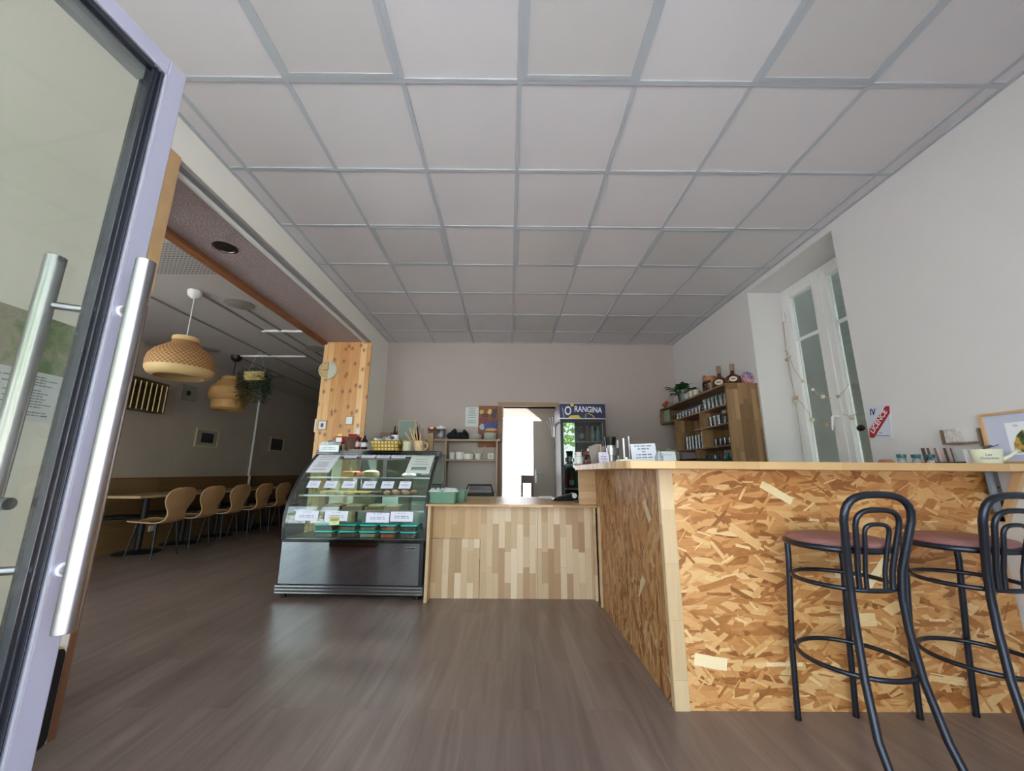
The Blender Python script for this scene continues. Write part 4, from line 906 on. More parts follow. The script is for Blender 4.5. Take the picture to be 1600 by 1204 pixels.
mug('bowl', 'low white bowl on the lower back shelf', (-.575, 5.6, 1.266), .070, .082, m_ceramic, grip=False, cat='bowl')
t = mug('straw_cup', 'white cup holding pale straws on the lower back shelf', (-.44, 5.6, 1.266), .045, .085, m_ceramic, rz=pi)
sm_ = M()
for k in range(9):
    a = -1.1 + k * .27; sm_.cyl((0.015 * sin(a), .01 * cos(k), .02), (.12 * sin(a), .03 * cos(k * 2), .185 + .01 * cos(k)), .0055, n=7)
sm_.build('straws', simple('pale straws', (206, 204, 188), .6), t)
o = thing('wall_socket', 'white double socket plate above the lower back shelf', 'socket', (-.262, YB, 1.322)); M().box(-.045, .045, -.012, 0, -.045, .045).build('plate', m_white2, o, bevel=.003); M().box(-.02, .02, -.014, -.012, -.02, .02).build('insert', simple('socket insert', (180, 196, 198), .5), o)

# ================================================================ DRINKS FRIDGE
FX0, FX1, FY = .672, 1.262, 5.0
Fd = thing('drinks_fridge', 'tall black glass-door drinks fridge with a blue lettered header', 'fridge', ((FX0 + FX1) / 2, FY + .3, 0))
m_fr = simple('fridge body', (26, 30, 32), .45)
cab = M().box(FX0, FX0 + .03, FY + .03, 5.62, .08, 1.76).box(FX1 - .03, FX1, FY + .03, 5.62, .08, 1.76).box(FX0, FX1, 5.59, 5.62, .08, 1.76).box(FX0, FX1, FY + .03, 5.62, .02, .14).box(FX0, FX1, FY + .03, 5.62, 1.74, 1.785)
cab.build('cabinet', m_fr, Fd, world=True)
M().box(FX0 + .03, FX1 - .03, 5.55, 5.59, .14, 1.74).build('back_lining', simple('fridge lining', (70, 78, 84), .5), Fd, world=True)
M().box(FX0 - .005, FX1 + .005, FY, 5.62, 1.785, 1.995).build('header', simple('navy header', (26, 30, 76), .35, var=(14, 12)), Fd, world=True, bevel=.006)
M().box(FX0 - .006, FX1 + .006, FY - .004, FY + .02, 1.782, 1.795).box(FX0 - .006, FX1 + .006, FY - .004, FY + .02, 1.985, 1.997).build('header_trim', simple('silver trim', (170, 172, 180), .35, metal=.6), Fd, world=True)
hl = M().prism([(FX0 + .10, 1.797), (FX0 + .14, 1.83), (FX0 + .24, 1.835), (FX0 + .27, 1.797)], FY - .0025, FY - .0005, 'Y'); hl.ball((FX0 + .160, FY - .0005, 1.968), .5, 16, 6, (.046, .002, .04))
hl.build('yellow_motif', simple('yellow motif', (220, 190, 60), .5), Fd, world=True)
M().tube([(FX0 + .33, FY - .002, 1.80), (FX0 + .335, FY - .002, 1.845), (FX0 + .37, FY - .002, 1.855), (FX0 + .42, FY - .002, 1.835), (FX0 + .45, FY - .002, 1.80)], .005, 6).build('yellow_swirl', bpy.data.materials['yellow motif'], Fd, world=True)
M().tube([(FX0 + .03, FY - .002, 1.93), (FX0 + .04, FY - .002, 1.87), (FX0 + .055, FY - .002, 1.80)], .004, 6).tube([(FX0 + .055, FY - .002, 1.90), (FX0 + .085, FY - .002, 1.87), (FX0 + .10, FY - .002, 1.83)], .003, 6).build('pale_swirl', simple('pale swirl', (170, 178, 210), .5), Fd, world=True)
lw_ = simple('header lettering white', (226, 230, 244), .5)
def let(body, size, x, z, rz, sx=1): 
    o = text('header_lettering', body, size, (0, 0, 0), (R(90), -R(rz), 0), lw_, Fd, .002, sx); o.matrix_basis = wm(Fd).inverted() @ Matrix.Translation((x, FY - .004, z)) @ Matrix.Rotation(-R(rz), 4, 'Y') @ Matrix.Rotation(R(90), 4, 'X') @ Matrix.Diagonal((sx, 1, 1, 1)); o.data.offset = .002; return o
let('O', .160, FX0 + .103, 1.886, -4, .70); let('RANGINA', .105, FX0 + .368, 1.906, -2.5, .77)
dr = M().box(FX0, FX0 + .035, FY, FY + .03, .10, 1.77).box(FX1 - .035, FX1, FY, FY + .03, .10, 1.77).box(FX0 + .035, FX1 - .035, FY, FY + .03, 1.735, 1.77).box(FX0 + .035, FX1 - .035, FY, FY + .03, .10, .16).build('door', m_fr, Fd, world=True, bevel=.004)
M().box(FX0 + .03, FX1 - .03, FY + .012, FY + .016, .15, 1.74).build('door_glass', thin_glass('fridge glass', (216, 228, 224), 1.5, extra=.09), dr, world=True)
M().box(FX0 + .035, FX0 + .041, FY + .003, FY + .01, .16, 1.735).box(FX1 - .041, FX1 - .035, FY + .003, FY + .01, .16, 1.735).build('door_bead', simple('grey bead', (110, 124, 122), .4), dr, world=True)
for z in (.32, .62, .90, 1.20, 1.50):
    s = M()
    for k in range(14): s.cyl((FX0 + .05 + k * .0375, FY + .06, z - .006), (FX0 + .05 + k * .0375, FY + .52, z - .006), .002, n=5)
    s.box(FX0 + .035, FX1 - .035, FY + .045, FY + .050, z - .018, z - .0).build('shelf', simple('shelf wire white', (196, 206, 204), .4) if z < .4 else bpy.data.materials['shelf wire white'], Fd, world=True)
def bottle(name, col, h, r, cap_col, label, loc, body=None, cat='bottle', group=None, neck=.32, lab_col=None, glassy=True, rz=0):
    t = thing(name, label, cat, loc, rz, group)
    mat = bpy.data.materials.get('bottle %s' % (col,)) or simple('bottle %s' % (col,), col, .12, coat=.5)
    M().lathe([(.001, 0), (r * .92, 0), (r, h * .03), (r, h * (1 - neck) * .86), (r * .92, h * (1 - neck) * .95), (r * .42, h * (1 - neck * .55)), (r * .34, h * .93), (r * .001, h * .935)], n=18, cap=False).build('body', mat, t, smooth=True)
    cm_ = bpy.data.materials.get('cap %s' % (cap_col,)) or simple('cap %s' % (cap_col,), cap_col, .4)
    M().lathe([(r * .42, h * .93), (r * .42, h), (.001, h)], n=14, cap=False).build('cap', cm_, t, smooth=True)
    if lab_col:
        lm = bpy.data.materials.get('label %s' % (lab_col,)) or simple('label %s' % (lab_col,), lab_col, .6)
        M().lathe([(r * 1.015, h * .2), (r * 1.015, h * .5)], n=18, cap=False).build('label', lm, t, smooth=True)
    return t
def can(col, label, loc, group):
    t = thing('drink_can', label, 'can', loc, 0, group); m_ = bpy.data.materials.get('can %s' % (col,)) or simple('can %s' % (col,), col, .3, metal=.3)
    M().lathe([(.001, 0), (.024, 0), (.033, .008), (.033, .105), (.027, .118), (.001, .118)], n=18, cap=False).build('body', m_, t, smooth=True); M().lathe([(.027, .118), (.028, .121), (.024, .119), (.001, .119)], n=18, cap=False).build('lid', m_steel, t); return t
cols = [(.90, [(190, 60, 50), (196, 70, 40), (60, 110, 60), (200, 160, 60), (70, 60, 50), (80, 120, 80), (160, 60, 40)]), (1.20, [(90, 60, 40), (60, 70, 60), (40, 60, 70), (90, 70, 60), (70, 60, 60), (60, 50, 50), (50, 60, 60)]), (1.50, [(120, 60, 50), (150, 90, 60), (90, 110, 90), (70, 90, 100), (150, 60, 56), (150, 190, 200), (150, 190, 205)])]
sn = {.90: 'third', 1.20: 'second', 1.50: 'top'}
for z, cl in cols:
    for k, cc in enumerate(cl):
        x = FX0 + .075 + k * .073
        bottle('drink_bottle', cc, .20, .031, (220, 222, 224) if z > 1.4 else (60, 60, 60), 'bottle on the %s fridge shelf, %s from the left' % (sn[z], n4[k]), (x, FY + .11, z), group='bottles on the fridge shelves', lab_col=(190, 200, 200) if k % 2 else None)
for k in range(7): 
    for lv in range(1): can((176, 34, 34) if k < 3 else (40, 44, 48), '%s can on the low fridge shelf, %s from the left' % ('red' if k < 3 else 'dark', n4[k]), (FX0 + .075 + k * .073, FY + .10, .62 + lv * .12), 'cans on the low fridge shelf')
o = None
t = thing('jamb_pot', 'steel utensil pot fixed to the door jamb beside the fridge', 'utensil pot', (.66 + .02, 5.66, 1.60))
M().lathe([(.001, 0), (.045, 0), (.048, .16), (.044, .16), (.04, .01), (.001, .01)], n=20, cap=False).build('pot', m_steel, t, smooth=True)
u = M()
for a, l in ((-.5, .26), (-.25, .28), (.0, .27), (.35, .25), (-.8, .22)): u.cyl((a * .03, 0, .03), (a * .13, -.01, l), .005, n=6).ball((a * .135, -.01, l + .015), .5, 8, 6, (.03, .01, .05))
u.build('utensils', m_steeld, t)
o = M().box(.665, .70, 5.64, 5.70, 1.42, 1.54).build('spice_box', simple('brown box', (112, 90, 70), .6)); tag(o, 'small brown box fixed under the utensil pot on the door jamb', 'box')
o = thing('side_table', 'small brown table seen through the doorway in the back room', 'table', (.36, 6.25, 0)); M().box(-.16, .03, -.12, .12, .93, 1.05).build('top', simple('brown table', (110, 92, 82), .6), o)
for x in (-.145, .015):
    for y in (-.105, .105): M().box(x - .014, x + .014, y - .014, y + .014, 0, .93).build('leg', bpy.data.materials['brown table'], o)
# ================================================================ THINGS ON THE DISPLAY CASE (case coordinates)
CZ = 1.309
def cp(x, y, z=CZ): return tuple(CM @ Vector((x, y, z)))
t = thing('packet_tray', 'clear plastic tray of blue packets on the left end of the display case', 'tray', cp(.13, .56), CA)
M().box(-.11, .11, -.07, .07, 0, .004).box(-.11, .11, -.07, -.067, .004, .09).box(-.11, .11, .067, .07, .004, .09).box(-.11, -.107, -.067, .067, .004, .09).box(.107, .11, -.067, .067, .004, .09).build('tray', m_clearp, t)
for k, (x, z, c2) in enumerate(((-.07, .04, (60, 92, 160)), (-.03, .085, (74, 110, 176)), (.02, .05, (150, 96, 84)), (.06, .04, (130, 110, 84)))):
    o = M().ball((0, 0, 0), .5, 10, 6, (.09, .05, .05)).build('packet', simple('packet %d' % k, c2, .4, var=(60, 30)), smooth=True); o.location = cp(.13 + x, .56, CZ + z); o.rotation_euler = (0, .3 * k, CA)
    tag(o, ['dark blue packet at the bottom left of the clear tray', 'lighter blue packet on top in the clear tray', 'reddish packet in the middle of the clear tray', 'brownish packet at the right of the clear tray'][k], 'packet', 'packets in the clear tray')
def bag(label, x, z, w, h, col, gold=False):
    t = thing('snack_bag', label, 'bag', cp(x, .60, z), CA)
    rows = []
    for j in range(9):
        v = j / 8; th = .03 * sin(pi * v) ** .6 + .002; ww = w / 2 * (1 - .18 * sin(pi * v))
        rows.append([(ww * cos(a), th * sin(a), v * h) for a in [2 * pi * k / 16 for k in range(16)]])
    m_ = M(); b = 0
    for r_ in rows: m_.v += r_
    for j in range(8):
        for k in range(16): m_.f.append((j * 16 + k, j * 16 + (k + 1) % 16, (j + 1) * 16 + (k + 1) % 16, (j + 1) * 16 + k))
    m_.build('bag', simple('bag ' + label[:12], col, .3, bump=(40, .5, .01)), t, smooth=True)
    if gold: M().prism([(-.02, h), (-.03, h + .03), (0, h + .02), (.028, h + .035), (.02, h)], -.004, .004, 'Y').build('tie', simple('gold tie', (196, 160, 70), .3, metal=.6), t); M().box(-.03, .03, -.034, -.030, h * .25, h * .8).build('label', m_paperb, t)
bag('red bag with a gold tie standing in the clear tray on the case', .175, CZ + .075, .125, .085, (190, 28, 44), True)
t = lathe_thing('wicker_basket', 'dark brown wicker basket with red napkins on the display case', 'basket', cp(.332, .56), [('basket', [(.001, 0), (.065, 0), (.085, .12), (.092, .145), (.085, .145), (.06, .01), (.001, .01)], simple('dark wicker', (92, 62, 44), .7, bump=(70, 1, .01), var=(50, 22)))])
bag('red folded napkins in the dark brown basket', .325, CZ + .11, .14, .075, (176, 22, 40))
t = thing('sauce_tray', 'pale grey shallow tray with sauce bottles on the display case', 'tray', cp(.45, .54), CA)
M().prism(rrect(-.115, .115, -.075, .075, .015), 0, .010, 'Z').build('base', simple('pale tray', (176, 176, 168), .4), t, bevel=.003)
sp_ = [(.405, .53, (96, 20, 24), .165, .026, (216, 214, 210), 'ketchup bottle with a white cap and label on the grey tray', (200, 180, 178)), (.475, .53, (44, 22, 26), .15, .034, (26, 26, 28), 'dark sauce bottle with a wide white label on the grey tray', (206, 208, 210))]
for x, y, c1, h, r, c2, lab, lc in sp_: bottle('sauce_bottle', c1, h, r, c2, lab, cp(x, y, CZ + .0105), lab_col=lc, rz=CA)
bottle('sauce_bottle', (120, 110, 92), .10, .022, (190, 190, 180), 'short pale bottle at the left of the grey tray', cp(.358, .52, CZ + .0105))
t = thing('gold_basket', 'yellow-and-brown woven basket of wrapped sachets on the display case', 'basket', cp(.715, .56), CA)
q = NT('gold weave'); gc = q.coord('XZ'); gb = q.n('TexBrick', {'Vector': gc, 'Color1': lin((232, 206, 120)), 'Color2': lin((214, 184, 92)), 'Mortar': lin((128, 98, 32)), 'Scale': 1, 'Mortar Size': .006, 'Mortar Smooth': .3, 'Brick Width': .036, 'Row Height': .034}, offset=0); q.set(Base_Color=gb.outputs[0], Roughness=.5)
bk = M(); o1, o2 = rrect(-.13, .13, -.085, .085, .05, 6), rrect(-.165, .165, -.11, .11, .06, 6); nn_ = len(o1)
bk.v += [(x, y, .001) for x, y in o1] + [(x, y, .105) for x, y in o2] + [(x * .94, y * .94, .105) for x, y in o2] + [(x * .92, y * .92, .008) for x, y in o1]
bk.f += [tuple(range(nn_))[::-1], tuple(range(3 * nn_, 4 * nn_))]
for a in range(3):
    for k in range(nn_): bk.f.append((a * nn_ + k, a * nn_ + (k + 1) % nn_, (a + 1) * nn_ + (k + 1) % nn_, (a + 1) * nn_ + k))
bk.build('basket', q.m, t, smooth=True)
rnd = random.Random(11); sc_ = [(206, 212, 222), (176, 190, 206), (150, 150, 160), (214, 208, 212), (120, 100, 110), (190, 200, 196), (220, 220, 226), (160, 176, 196), (140, 120, 110), (206, 200, 190), (180, 186, 200), (214, 216, 220)]
for k, cc in enumerate(sc_):
    o = M().ball((0, 0, 0), .5, 8, 6, (.075, .06, .035)).build('sachet', simple('sachet %d' % k, cc, .5), smooth=True)
    o.location = cp(.715 + (-.105 + (k % 6) * .042), .52 + (k // 6) * .055, CZ + .105 + rnd.uniform(0, .02) + (.015 if 1 < k % 6 < 5 else 0)); o.rotation_euler = (rnd.uniform(-.5, .5), rnd.uniform(-.6, .6), rnd.uniform(0, 3))
    tag(o, 'wrapped sachet in the %s row of the gold basket, %s from the left' % ('front' if k < 6 else 'rear', n4[k % 6]), 'sachet', 'sachets in the gold basket')
mug('cup', 'white paper cup with a pink print leaning out of the gold basket', cp(.80, .55, CZ + .10), .042, .07, simple('printed cup', (214, 206, 210), .5, var=(50, 20)), grip=False)
t = thing('carton', 'brown open carton with lids behind the gold basket', 'carton', cp(.64, .73), CA); M().box(-.06, .06, -.04, .04, 0, .21).build('box', simple('brown box card', (112, 86, 72), .8, var=(40, 22)), t)
for k, x in enumerate((.735, .775)): bottle('dark_bottle', (34, 18, 20), .285, .028, (30, 16, 18), 'tall dark bottle behind the gold basket, %s' % ('left of the pair' if k == 0 else 'right of the pair'), cp(x, .72), group='dark bottles behind the gold basket')
bottle('dark_bottle', (36, 20, 22), .29, .026, (30, 16, 18), 'tall dark bottle just right of the slate board', cp(.985, .745))
t = thing('slate_board', 'small grey-green slate in a thin pale frame standing on the display case', 'slate board', cp(.875, .70, CZ + .0), CA)
m_sl = simple('slate face', (112, 130, 124), .7, var=(40, 14)); M().box(-.088, .088, -.005, .005, .13, .345).build('slate', m_sl, t); M().box(-.094, -.088, -.008, .008, .124, .35).box(.088, .094, -.008, .008, .124, .35).box(-.088, .088, -.008, .008, .345, .35).box(-.088, .088, -.008, .008, .124, .13).build('frame', m_rim, t); M().box(-.05, .05, -.03, .03, 0, .124).build('stand', m_rim, t)
pm_ = simple('painted mug', (196, 200, 168), .3, var=(36, 30)); pm2 = simple('painted mug warm', (206, 176, 138), .3, var=(30, 36))
t = mug('painted_mug', 'green patterned mug holding red-brown sticks on the display case', cp(.945, .52), .048, .098, pm_, rz=R(100))
u = M()
for k in range(5): u.cyl((-.02 + k * .01, 0, .02), (-.035 + k * .018, 0, .125 + .01 * (k % 2)), .007, n=7)
u.build('sticks', simple('red brown sticks', (160, 96, 80), .6), t)
t = mug('painted_mug', 'orange-banded mug holding wooden stirrers at the right end of the display case', cp(1.075, .52), .054, .105, pm2, rz=0)
u = M()
for a, l in ((-.55, .25), (-.38, .24), (-.2, .22), (.02, .19), (-.75, .2)): u.cyl((a * .04, 0, .02), (a * .22, .01, l), .0065, n=6)
u.build('stirrers', simple('wood stirrers', (206, 172, 116), .6), t)
t = thing('twig_bundle', 'bundle of pale twigs and a wooden block behind the right mug', 'twigs', cp(1.10, .69), CA)
u = M()
for a, l in ((-.4, .33), (-.3, .30), (-.15, .26)): u.cyl((.02, 0, 0), (a * .28, .0, l), .009, n=6)
u.build('twigs', simple('twig', (150, 128, 122), .8), t); M().box(.02, .085, -.02, .02, 0, .20).build('block', simple('oak block', (150, 122, 84), .6), t)

# ================================================================ ON THE SERVICE COUNTER
def tub(label, loc, w, d, h, cloth=True, rz=0):
    t = thing('storage_tub', label, 'tub', loc, rz); b = M()
    o1, o2 = rrect(-w / 2 + .01, w / 2 - .01, -d / 2 + .01, d / 2 - .01, .02), rrect(-w / 2, w / 2, -d / 2, d / 2, .025); n = len(o1)
    b.v += [(x, y, 0) for x, y in o1] + [(x, y, h) for x, y in o2] + [(x * 1.03, y * 1.03, h) for x, y in o2] + [(x * 1.03, y * 1.03, h + .008) for x, y in o2] + [(x * .97, y * .97, h + .008) for x, y in o2] + [(x * .95, y * .95, .01) for x, y in o1]
    b.f += [tuple(range(n))[::-1], tuple(range(5 * n, 6 * n))]
    for a in range(5):
        for k in range(n): b.f.append((a * n + k, a * n + (k + 1) % n, (a + 1) * n + (k + 1) % n, (a + 1) * n + k))
    b.build('tub', m_greent, t, smooth=True)
    if cloth:
        rows = []; r = random.Random(2)
        for i in range(11): rows.append([(-w / 2 * 1.04 + w * 1.08 * i / 10, -d / 2 * 1.05 + d * 1.1 * j / 8, h + (.010 if i in (0, 10) or j in (0, 8) else r.uniform(.0, .045))) for j in range(9)])
        M().sheet(rows, .002).build('cloth', m_cloth, t, smooth=True)
    return t
tub('sage green plastic tub with white cloth inside on the low counter', (-.600, 3.715, .8125), .25, .16, .095)
tub('second sage green tub behind the first, against the display case side', (-.545, 3.95, .8125), .27, .20, .105, False)
t = thing('card_terminal', 'black card payment terminal lying on the low counter', 'card terminal', (.60, 4.12, .8125), R(8))
tz = [(-.15, .012), (-.13, .03), (-.06, .045), (0, .06), (.07, .075), (.11, .07), (.14, .05), (.14, .0), (-.15, .0)]
M().prism(tz, -.045, .045, 'Y').build('body', m_black, t, bevel=.01); M().cyl((.075, -.047, .052), (.075, .047, .052), .026).build('paper_roll', m_paperb, t, smooth=True); M().box(-.055, .03, -.035, .035, .052, .060, Matrix.Rotation(R(-12), 4, 'Y')).build('screen', m_dgrey, t)
o = M().box(-.075, .075, -.05, .05, 0, .018).build('paper_stack', m_paperb); o.location = (.42, 4.50, .8125); o.rotation_euler = (0, 0, .12); tag(o, 'small stack of white slips on the low counter before the doorway', 'paper stack')
t = thing('card_holder', 'small white box on a dark tray at the bar end of the low counter', 'box', (.735, 3.95, .8125)); M().box(-.075, .075, -.05, .05, 0, .014).build('tray', simple('dark grey tray', (84, 86, 90), .5), t, bevel=.003); M().box(-.035, .045, -.02, .03, .014, .058).build('box', m_paperb, t, bevel=.003); M().box(-.06, -.02, -.046, -.03, .014, .02).build('pen', simple('green pen', (120, 150, 60), .4), t)

# ================================================================ ON THE BAR
BZT = BZ + .0005
t = mug('coffee_cup', 'white coffee cup on a saucer at the far left end of the bar top', (.605, 3.34, BZT + .012), .036, .062, m_ceramic, rz=pi); M().lathe([(.001, -.012), (.035, -.012), (.07, -.002), (.072, 0), (.035, -.006), (.001, -.006)], n=26, cap=False).build('saucer', m_ceramic, t, smooth=True)
mug('coffee_cup', 'small white cup stacked on the other coffee cup', (.602, 3.34, BZT + .076), .028, .036, m_ceramic, rz=2.4)
t = lathe_thing('sugar_jar', 'glass jar with a red lid band and white knob on the bar', 'jar', (.655, 3.17, BZT), [('body', [(.001, 0), (.038, 0), (.046, .02), (.044, .06), (.03, .08)], m_cup), ('lid', [(.032, .078), (.042, .082), (.042, .105), (.012, .11), (.001, .11)], simple('dark red lid', (130, 40, 44), .35)), ('knob', [(.001, .108), (.016, .114), (.016, .13), (.001, .136)], m_white2), ('contents', [(.001, .003), (.034, .004), (.04, .04), (.001, .045)], simple('red sachets', (150, 70, 66), .7, var=(90, 40)))])
t = thing('napkin_holder', 'upright holder of folded paper sleeves on the bar', 'napkin holder', (.682, 2.98, BZT), R(-4))
hm = simple('grey paper sleeves', (146, 136, 130), .7); hk = simple('kraft card', (184, 152, 116), .7)
for k in range(4): M().box(-.052 + k * .016, -.004 + k * .016, -.04 + .018 * k, -.034 + .018 * k, .002, .145 + .006 * (k % 3), Matrix.Rotation(R(-9 + 5 * k), 4, 'Y')).build('sleeve', hm, t)
M().box(.004, .014, -.05, -.044, 0, .15, Matrix.Rotation(R(3), 4, 'Y')).build('wooden_divider', hk, t)
o = M().box(-.033, .033, -.0015, .0015, 0, .086).build('price_sign', paper('lilac price sign', (222, 214, 236), (110, 108, 140), 5, 'Generated', 'XZ', 2.4, .05, 1)); o.location = (.682, 2.80, BZT); o.rotation_euler = (R(-7), 0, 0); tag(o, 'small lilac-white price sign leaning on the bar before the paper sleeves', 'sign')
t = thing('coffee_grinder', 'coffee grinder with black hopper and steel body behind the bar', 'coffee grinder', (.985, 3.74, .62)); 
M().box(-.06, .06, -.1, .1, 0, .55).build('stand', m_black, t); M().cyl((0, 0, .55), (0, 0, .735), .05, n=28).cyl((0, 0, .64), (0, 0, .71), .075, n=28).build('steel_body', m_steel, t, smooth=True); M().cyl((0, 0, .735), (0, 0, .815), .046, .056, n=28).build('hopper', m_black, t, smooth=True)
t = thing('coffee_machine', 'chrome lever coffee machine behind the bar', 'coffee machine', (1.155, 3.98, .62)); M().box(-.14, .16, -.12, .14, 0, .50).build('body', m_blackg, t, bevel=.01); M().box(-.09, .08, -.13, -.10, .58, .60).cyl((.02, -.10, .55), (.02, -.10, .63), .022).cyl((-.02, -.1, .58), (-.10, -.16, .585), .008).ball((.03, -.1, .575), .5, 14, 8, (.07, .06, .06)).build('group_head', m_chrome, t, smooth=True)
for k, x in enumerate((-.055, .005, .06)):
    o = M().tube([(x, -.08, .60), (x, -.08, .80 + .02 * k)], [.010, .014], 10).build('tap_lever', m_chrome if k == 1 else m_steel, t, smooth=True)
for k, x in enumerate((-.02, .05, .11)): M().cyl((x, -.13, .50), (x, -.13, .56), .008).build('spout', m_steel, t, smooth=True)
o = M().box(-.085, .085, -.0015, .0015, 0, .137).build('menu_card', paper('drinks card', (228, 232, 248), (96, 96, 124), 7, 'Generated', 'XZ', 2.4, .04, 1)); o.location = (.912, 2.60, BZT); o.rotation_euler = (R(-9), R(-2.5), 0); tag(o, 'large white drinks card leaning on the bar', 'menu card')
o = M().prism(rrect(-.095, .10, -.05, .05, .012), 0, .022, 'Z').build('dish', m_ceramic, bevel=.006); o.location = (.765, 2.40, BZT); tag(o, 'flat white rectangular dish on the bar before the drinks card', 'dish')
t = thing('white_pot', 'white pot with a drawn key motif and coiled wires on the bar', 'pot', (1.045, 2.60, BZT))
M().prism([(-.062, 0), (.062, 0), (.056, .083), (-.058, .083)], -.04, .04, 'Y').build('pot', simple('white pot', (222, 230, 240), .3), t, bevel=.008)
ring = [(-.040 + .010 * cos(a * .6), -.0425, .058 + .012 * sin(a * .6)) for a in range(11)]
M().tube(ring, .0014, 5).tube([(-.03, -.0425, .060), (.03, -.0425, .060)], .0012, 5).build('motif', simple('grey motif', (128, 136, 150), .5), t)
wr_ = M()
for k, (r, cx) in enumerate(((.045, .055), (.055, .062), (.038, .05), (.05, .066))): wr_.tube([(cx + r * cos(a * .45) * 1.0, .045 + .004 * k, .052 + (r * .95) * sin(a * .45)) for a in range(14)], .0035, 6, closed=True)
wr_.tube([(-.08, .02, .102), (-.02, .01, .092), (.04, .03, .112), (.08, .04, .10)], .003, 6).build('wire_coil', simple('olive wire', (118, 122, 96), .5), t, smooth=True)
t = thing('glass_carafe', 'small clear glass carafe in front of the drinks card', 'carafe', (.935, 2.42, BZT)); M().lathe([(.001, .002), (.024, .002), (.026, .04), (.015, .065), (.013, .085), (.017, .09)], n=20, cap=False).build('body', m_cup, t, smooth=True)
o = M().box(-.08, .08, -.05, .05, 0, .13).build('sweet_carton', simple('pink printed carton', (120, 84, 98), .6, var=(30, 40))); o.location = (2.02, 5.15, 1.40); 
t = thing('back_bar_shelf', 'pink-lit low shelf ledge behind the coiled wires', 'shelf', (2.02, 5.2, 1.38)); bpy.data.objects.remove(t)
o.location = (2.06, 5.12, 1.272); tag(o, 'pink and purple printed carton behind the bar, left of the glass shelf', 'carton')
t = thing('back_bar', 'dark back bar cabinet standing below the glass shelf', 'cabinet', (2.2, 4.8, 0)); M().box(-.32, .012, -.9, .9, 0, 1.22).build('body', simple('dark cabinet', (58, 52, 50), .5), t); M().box(-.33, .016, -.92, .915, 1.22, 1.245).build('top', m_blackm, t)
t['label'] = 'dark back bar cabinet standing below the far part of the glass shelf'
# right end of the bar
t = thing('wooden_handle', 'low brown rounded wooden piece on the bar below the red and white sign', 'wooden block', (2.055, 2.12, BZT)); M().prism([(-.034, 0), (.034, 0), (.030, .012), (.014, .024), (-.018, .024), (-.032, .010)], -.02, .02, 'Y').build('block', simple('red brown wood', (160, 108, 82), .5, var=(20, 10)), t, bevel=.005)
m_teal = simple('teal lid', (34, 96, 98), .35)
for k, (x, lab) in enumerate(((2.143, 'leftmost of the three on the bar'), (2.224, 'middle of the three on the bar'), (2.30, 'beside the striped book'))):
    lathe_thing('spice_jar', 'small clear jar with a teal lid, ' + lab, 'jar', (x, 2.12, BZT), [('body', [(.001, .001), (.016, .001), (.018, .006), (.018, .030), (.016, .034)], m_cup), ('lid', [(.0195, .034), (.0205, .036), (.0205, .052), (.001, .053)], m_teal), ('contents', [(.001, .003), (.015, .003), (.015, .02), (.001, .021)], simple('white salt', (214, 216, 216), .7))], group='teal-lidded jars on the bar')
t = thing('grey_tray', 'low dark grey oval tray under the striped book on the bar', 'tray', (2.445, 2.22, BZT)); M().lathe([(.001, 0), (.075, 0), (.10, .012), (.098, .014), (.07, .004), (.001, .004)], n=32, cap=False, T=Matrix.Diagonal((1, 1.5, 1, 1))).build('tray', simple('dark slate tray', (96, 92, 92), .4), t, smooth=True)
q = NT('striped cover'); sc2 = q.n('SeparateXYZ', {0: q.coord('XZ', 'Generated')}).outputs[0]
q.set(Base_Color=q.ramp(sc2, [(0, (96, 84, 84)), (.05, (190, 164, 156)), (.10, (82, 78, 80)), (.20, (196, 172, 164)), (.36, (120, 112, 118)), (.46, (206, 196, 192)), (.56, (196, 168, 160)), (.70, (84, 82, 80)), (.82, (196, 170, 162)), (.95, (70, 66, 70))], 'CONSTANT'), Roughness=.4)
o = M().box(-.075, .075, -.008, .008, 0, .088).build('striped_book', q.m); o.location = (2.455, 2.215, BZT + .006); o.rotation_euler = (R(-6), 0, R(-3)); tag(o, 'pink and grey striped book standing on the tray at the right of the bar', 'book')
o = M().box(-.045, .045, -.004, .004, 0, .078).build('white_card', m_paperb); o.location = (2.468, 2.06, BZT + .0005); o.rotation_euler = (R(-4), 0, R(4)); tag(o, 'plain pale card between the striped book and the watering can', 'card')
t = thing('watering_can', 'small cream watering can with dark script lettering on the bar', 'watering can', (2.395, 1.945, BZT), R(-48)); m_can = simple('cream enamel', (214, 216, 190), .3)
M().lathe([(.001, 0), (.046, 0), (.055, .068), (.056, .071), (.052, .071), (.043, .006), (.001, .005)], n=30, cap=False, T=Matrix.Diagonal((1.05, .8, 1, 1))).build('body', m_can, t, smooth=True)
M().tube([(.044, 0, .018), (.075, 0, .038), (.10, 0, .062)], [.010, .007, .006], 10).lathe([(.006, 0), (.014, .008), (.001, .010)], (0, 0, 0), 16, Matrix.Translation((.098, 0, .060)) @ Matrix.Rotation(R(50), 4, 'Y')).build('spout', m_can, t, smooth=True)
text('can_lettering', 'Les\nGrisettes', .017, (.005, -.0465, .034), (R(86), 0, 0), m_dgrey, t, .0008, 1, spacing=.95, shear=.2)
t = thing('bird_figure', 'tiny dark bird ornament perched on the watering can rim', 'ornament', (2.378, 1.915, BZT + .072), R(-48)); M().ball((0, 0, .010), .5, 12, 8, (.030, .016, .014), Matrix.Rotation(R(-18), 4, 'Y')).ball((-.014, 0, .004), .5, 10, 6, (.014, .012, .010)).build('body', simple('dark bird', (70, 62, 76), .5), t, smooth=True); M().prism([(.010, .012), (.036, .021), (.034, .016), (.012, .007)], -.003, .003, 'Y').build('tail', bpy.data.materials['dark bird'], t)

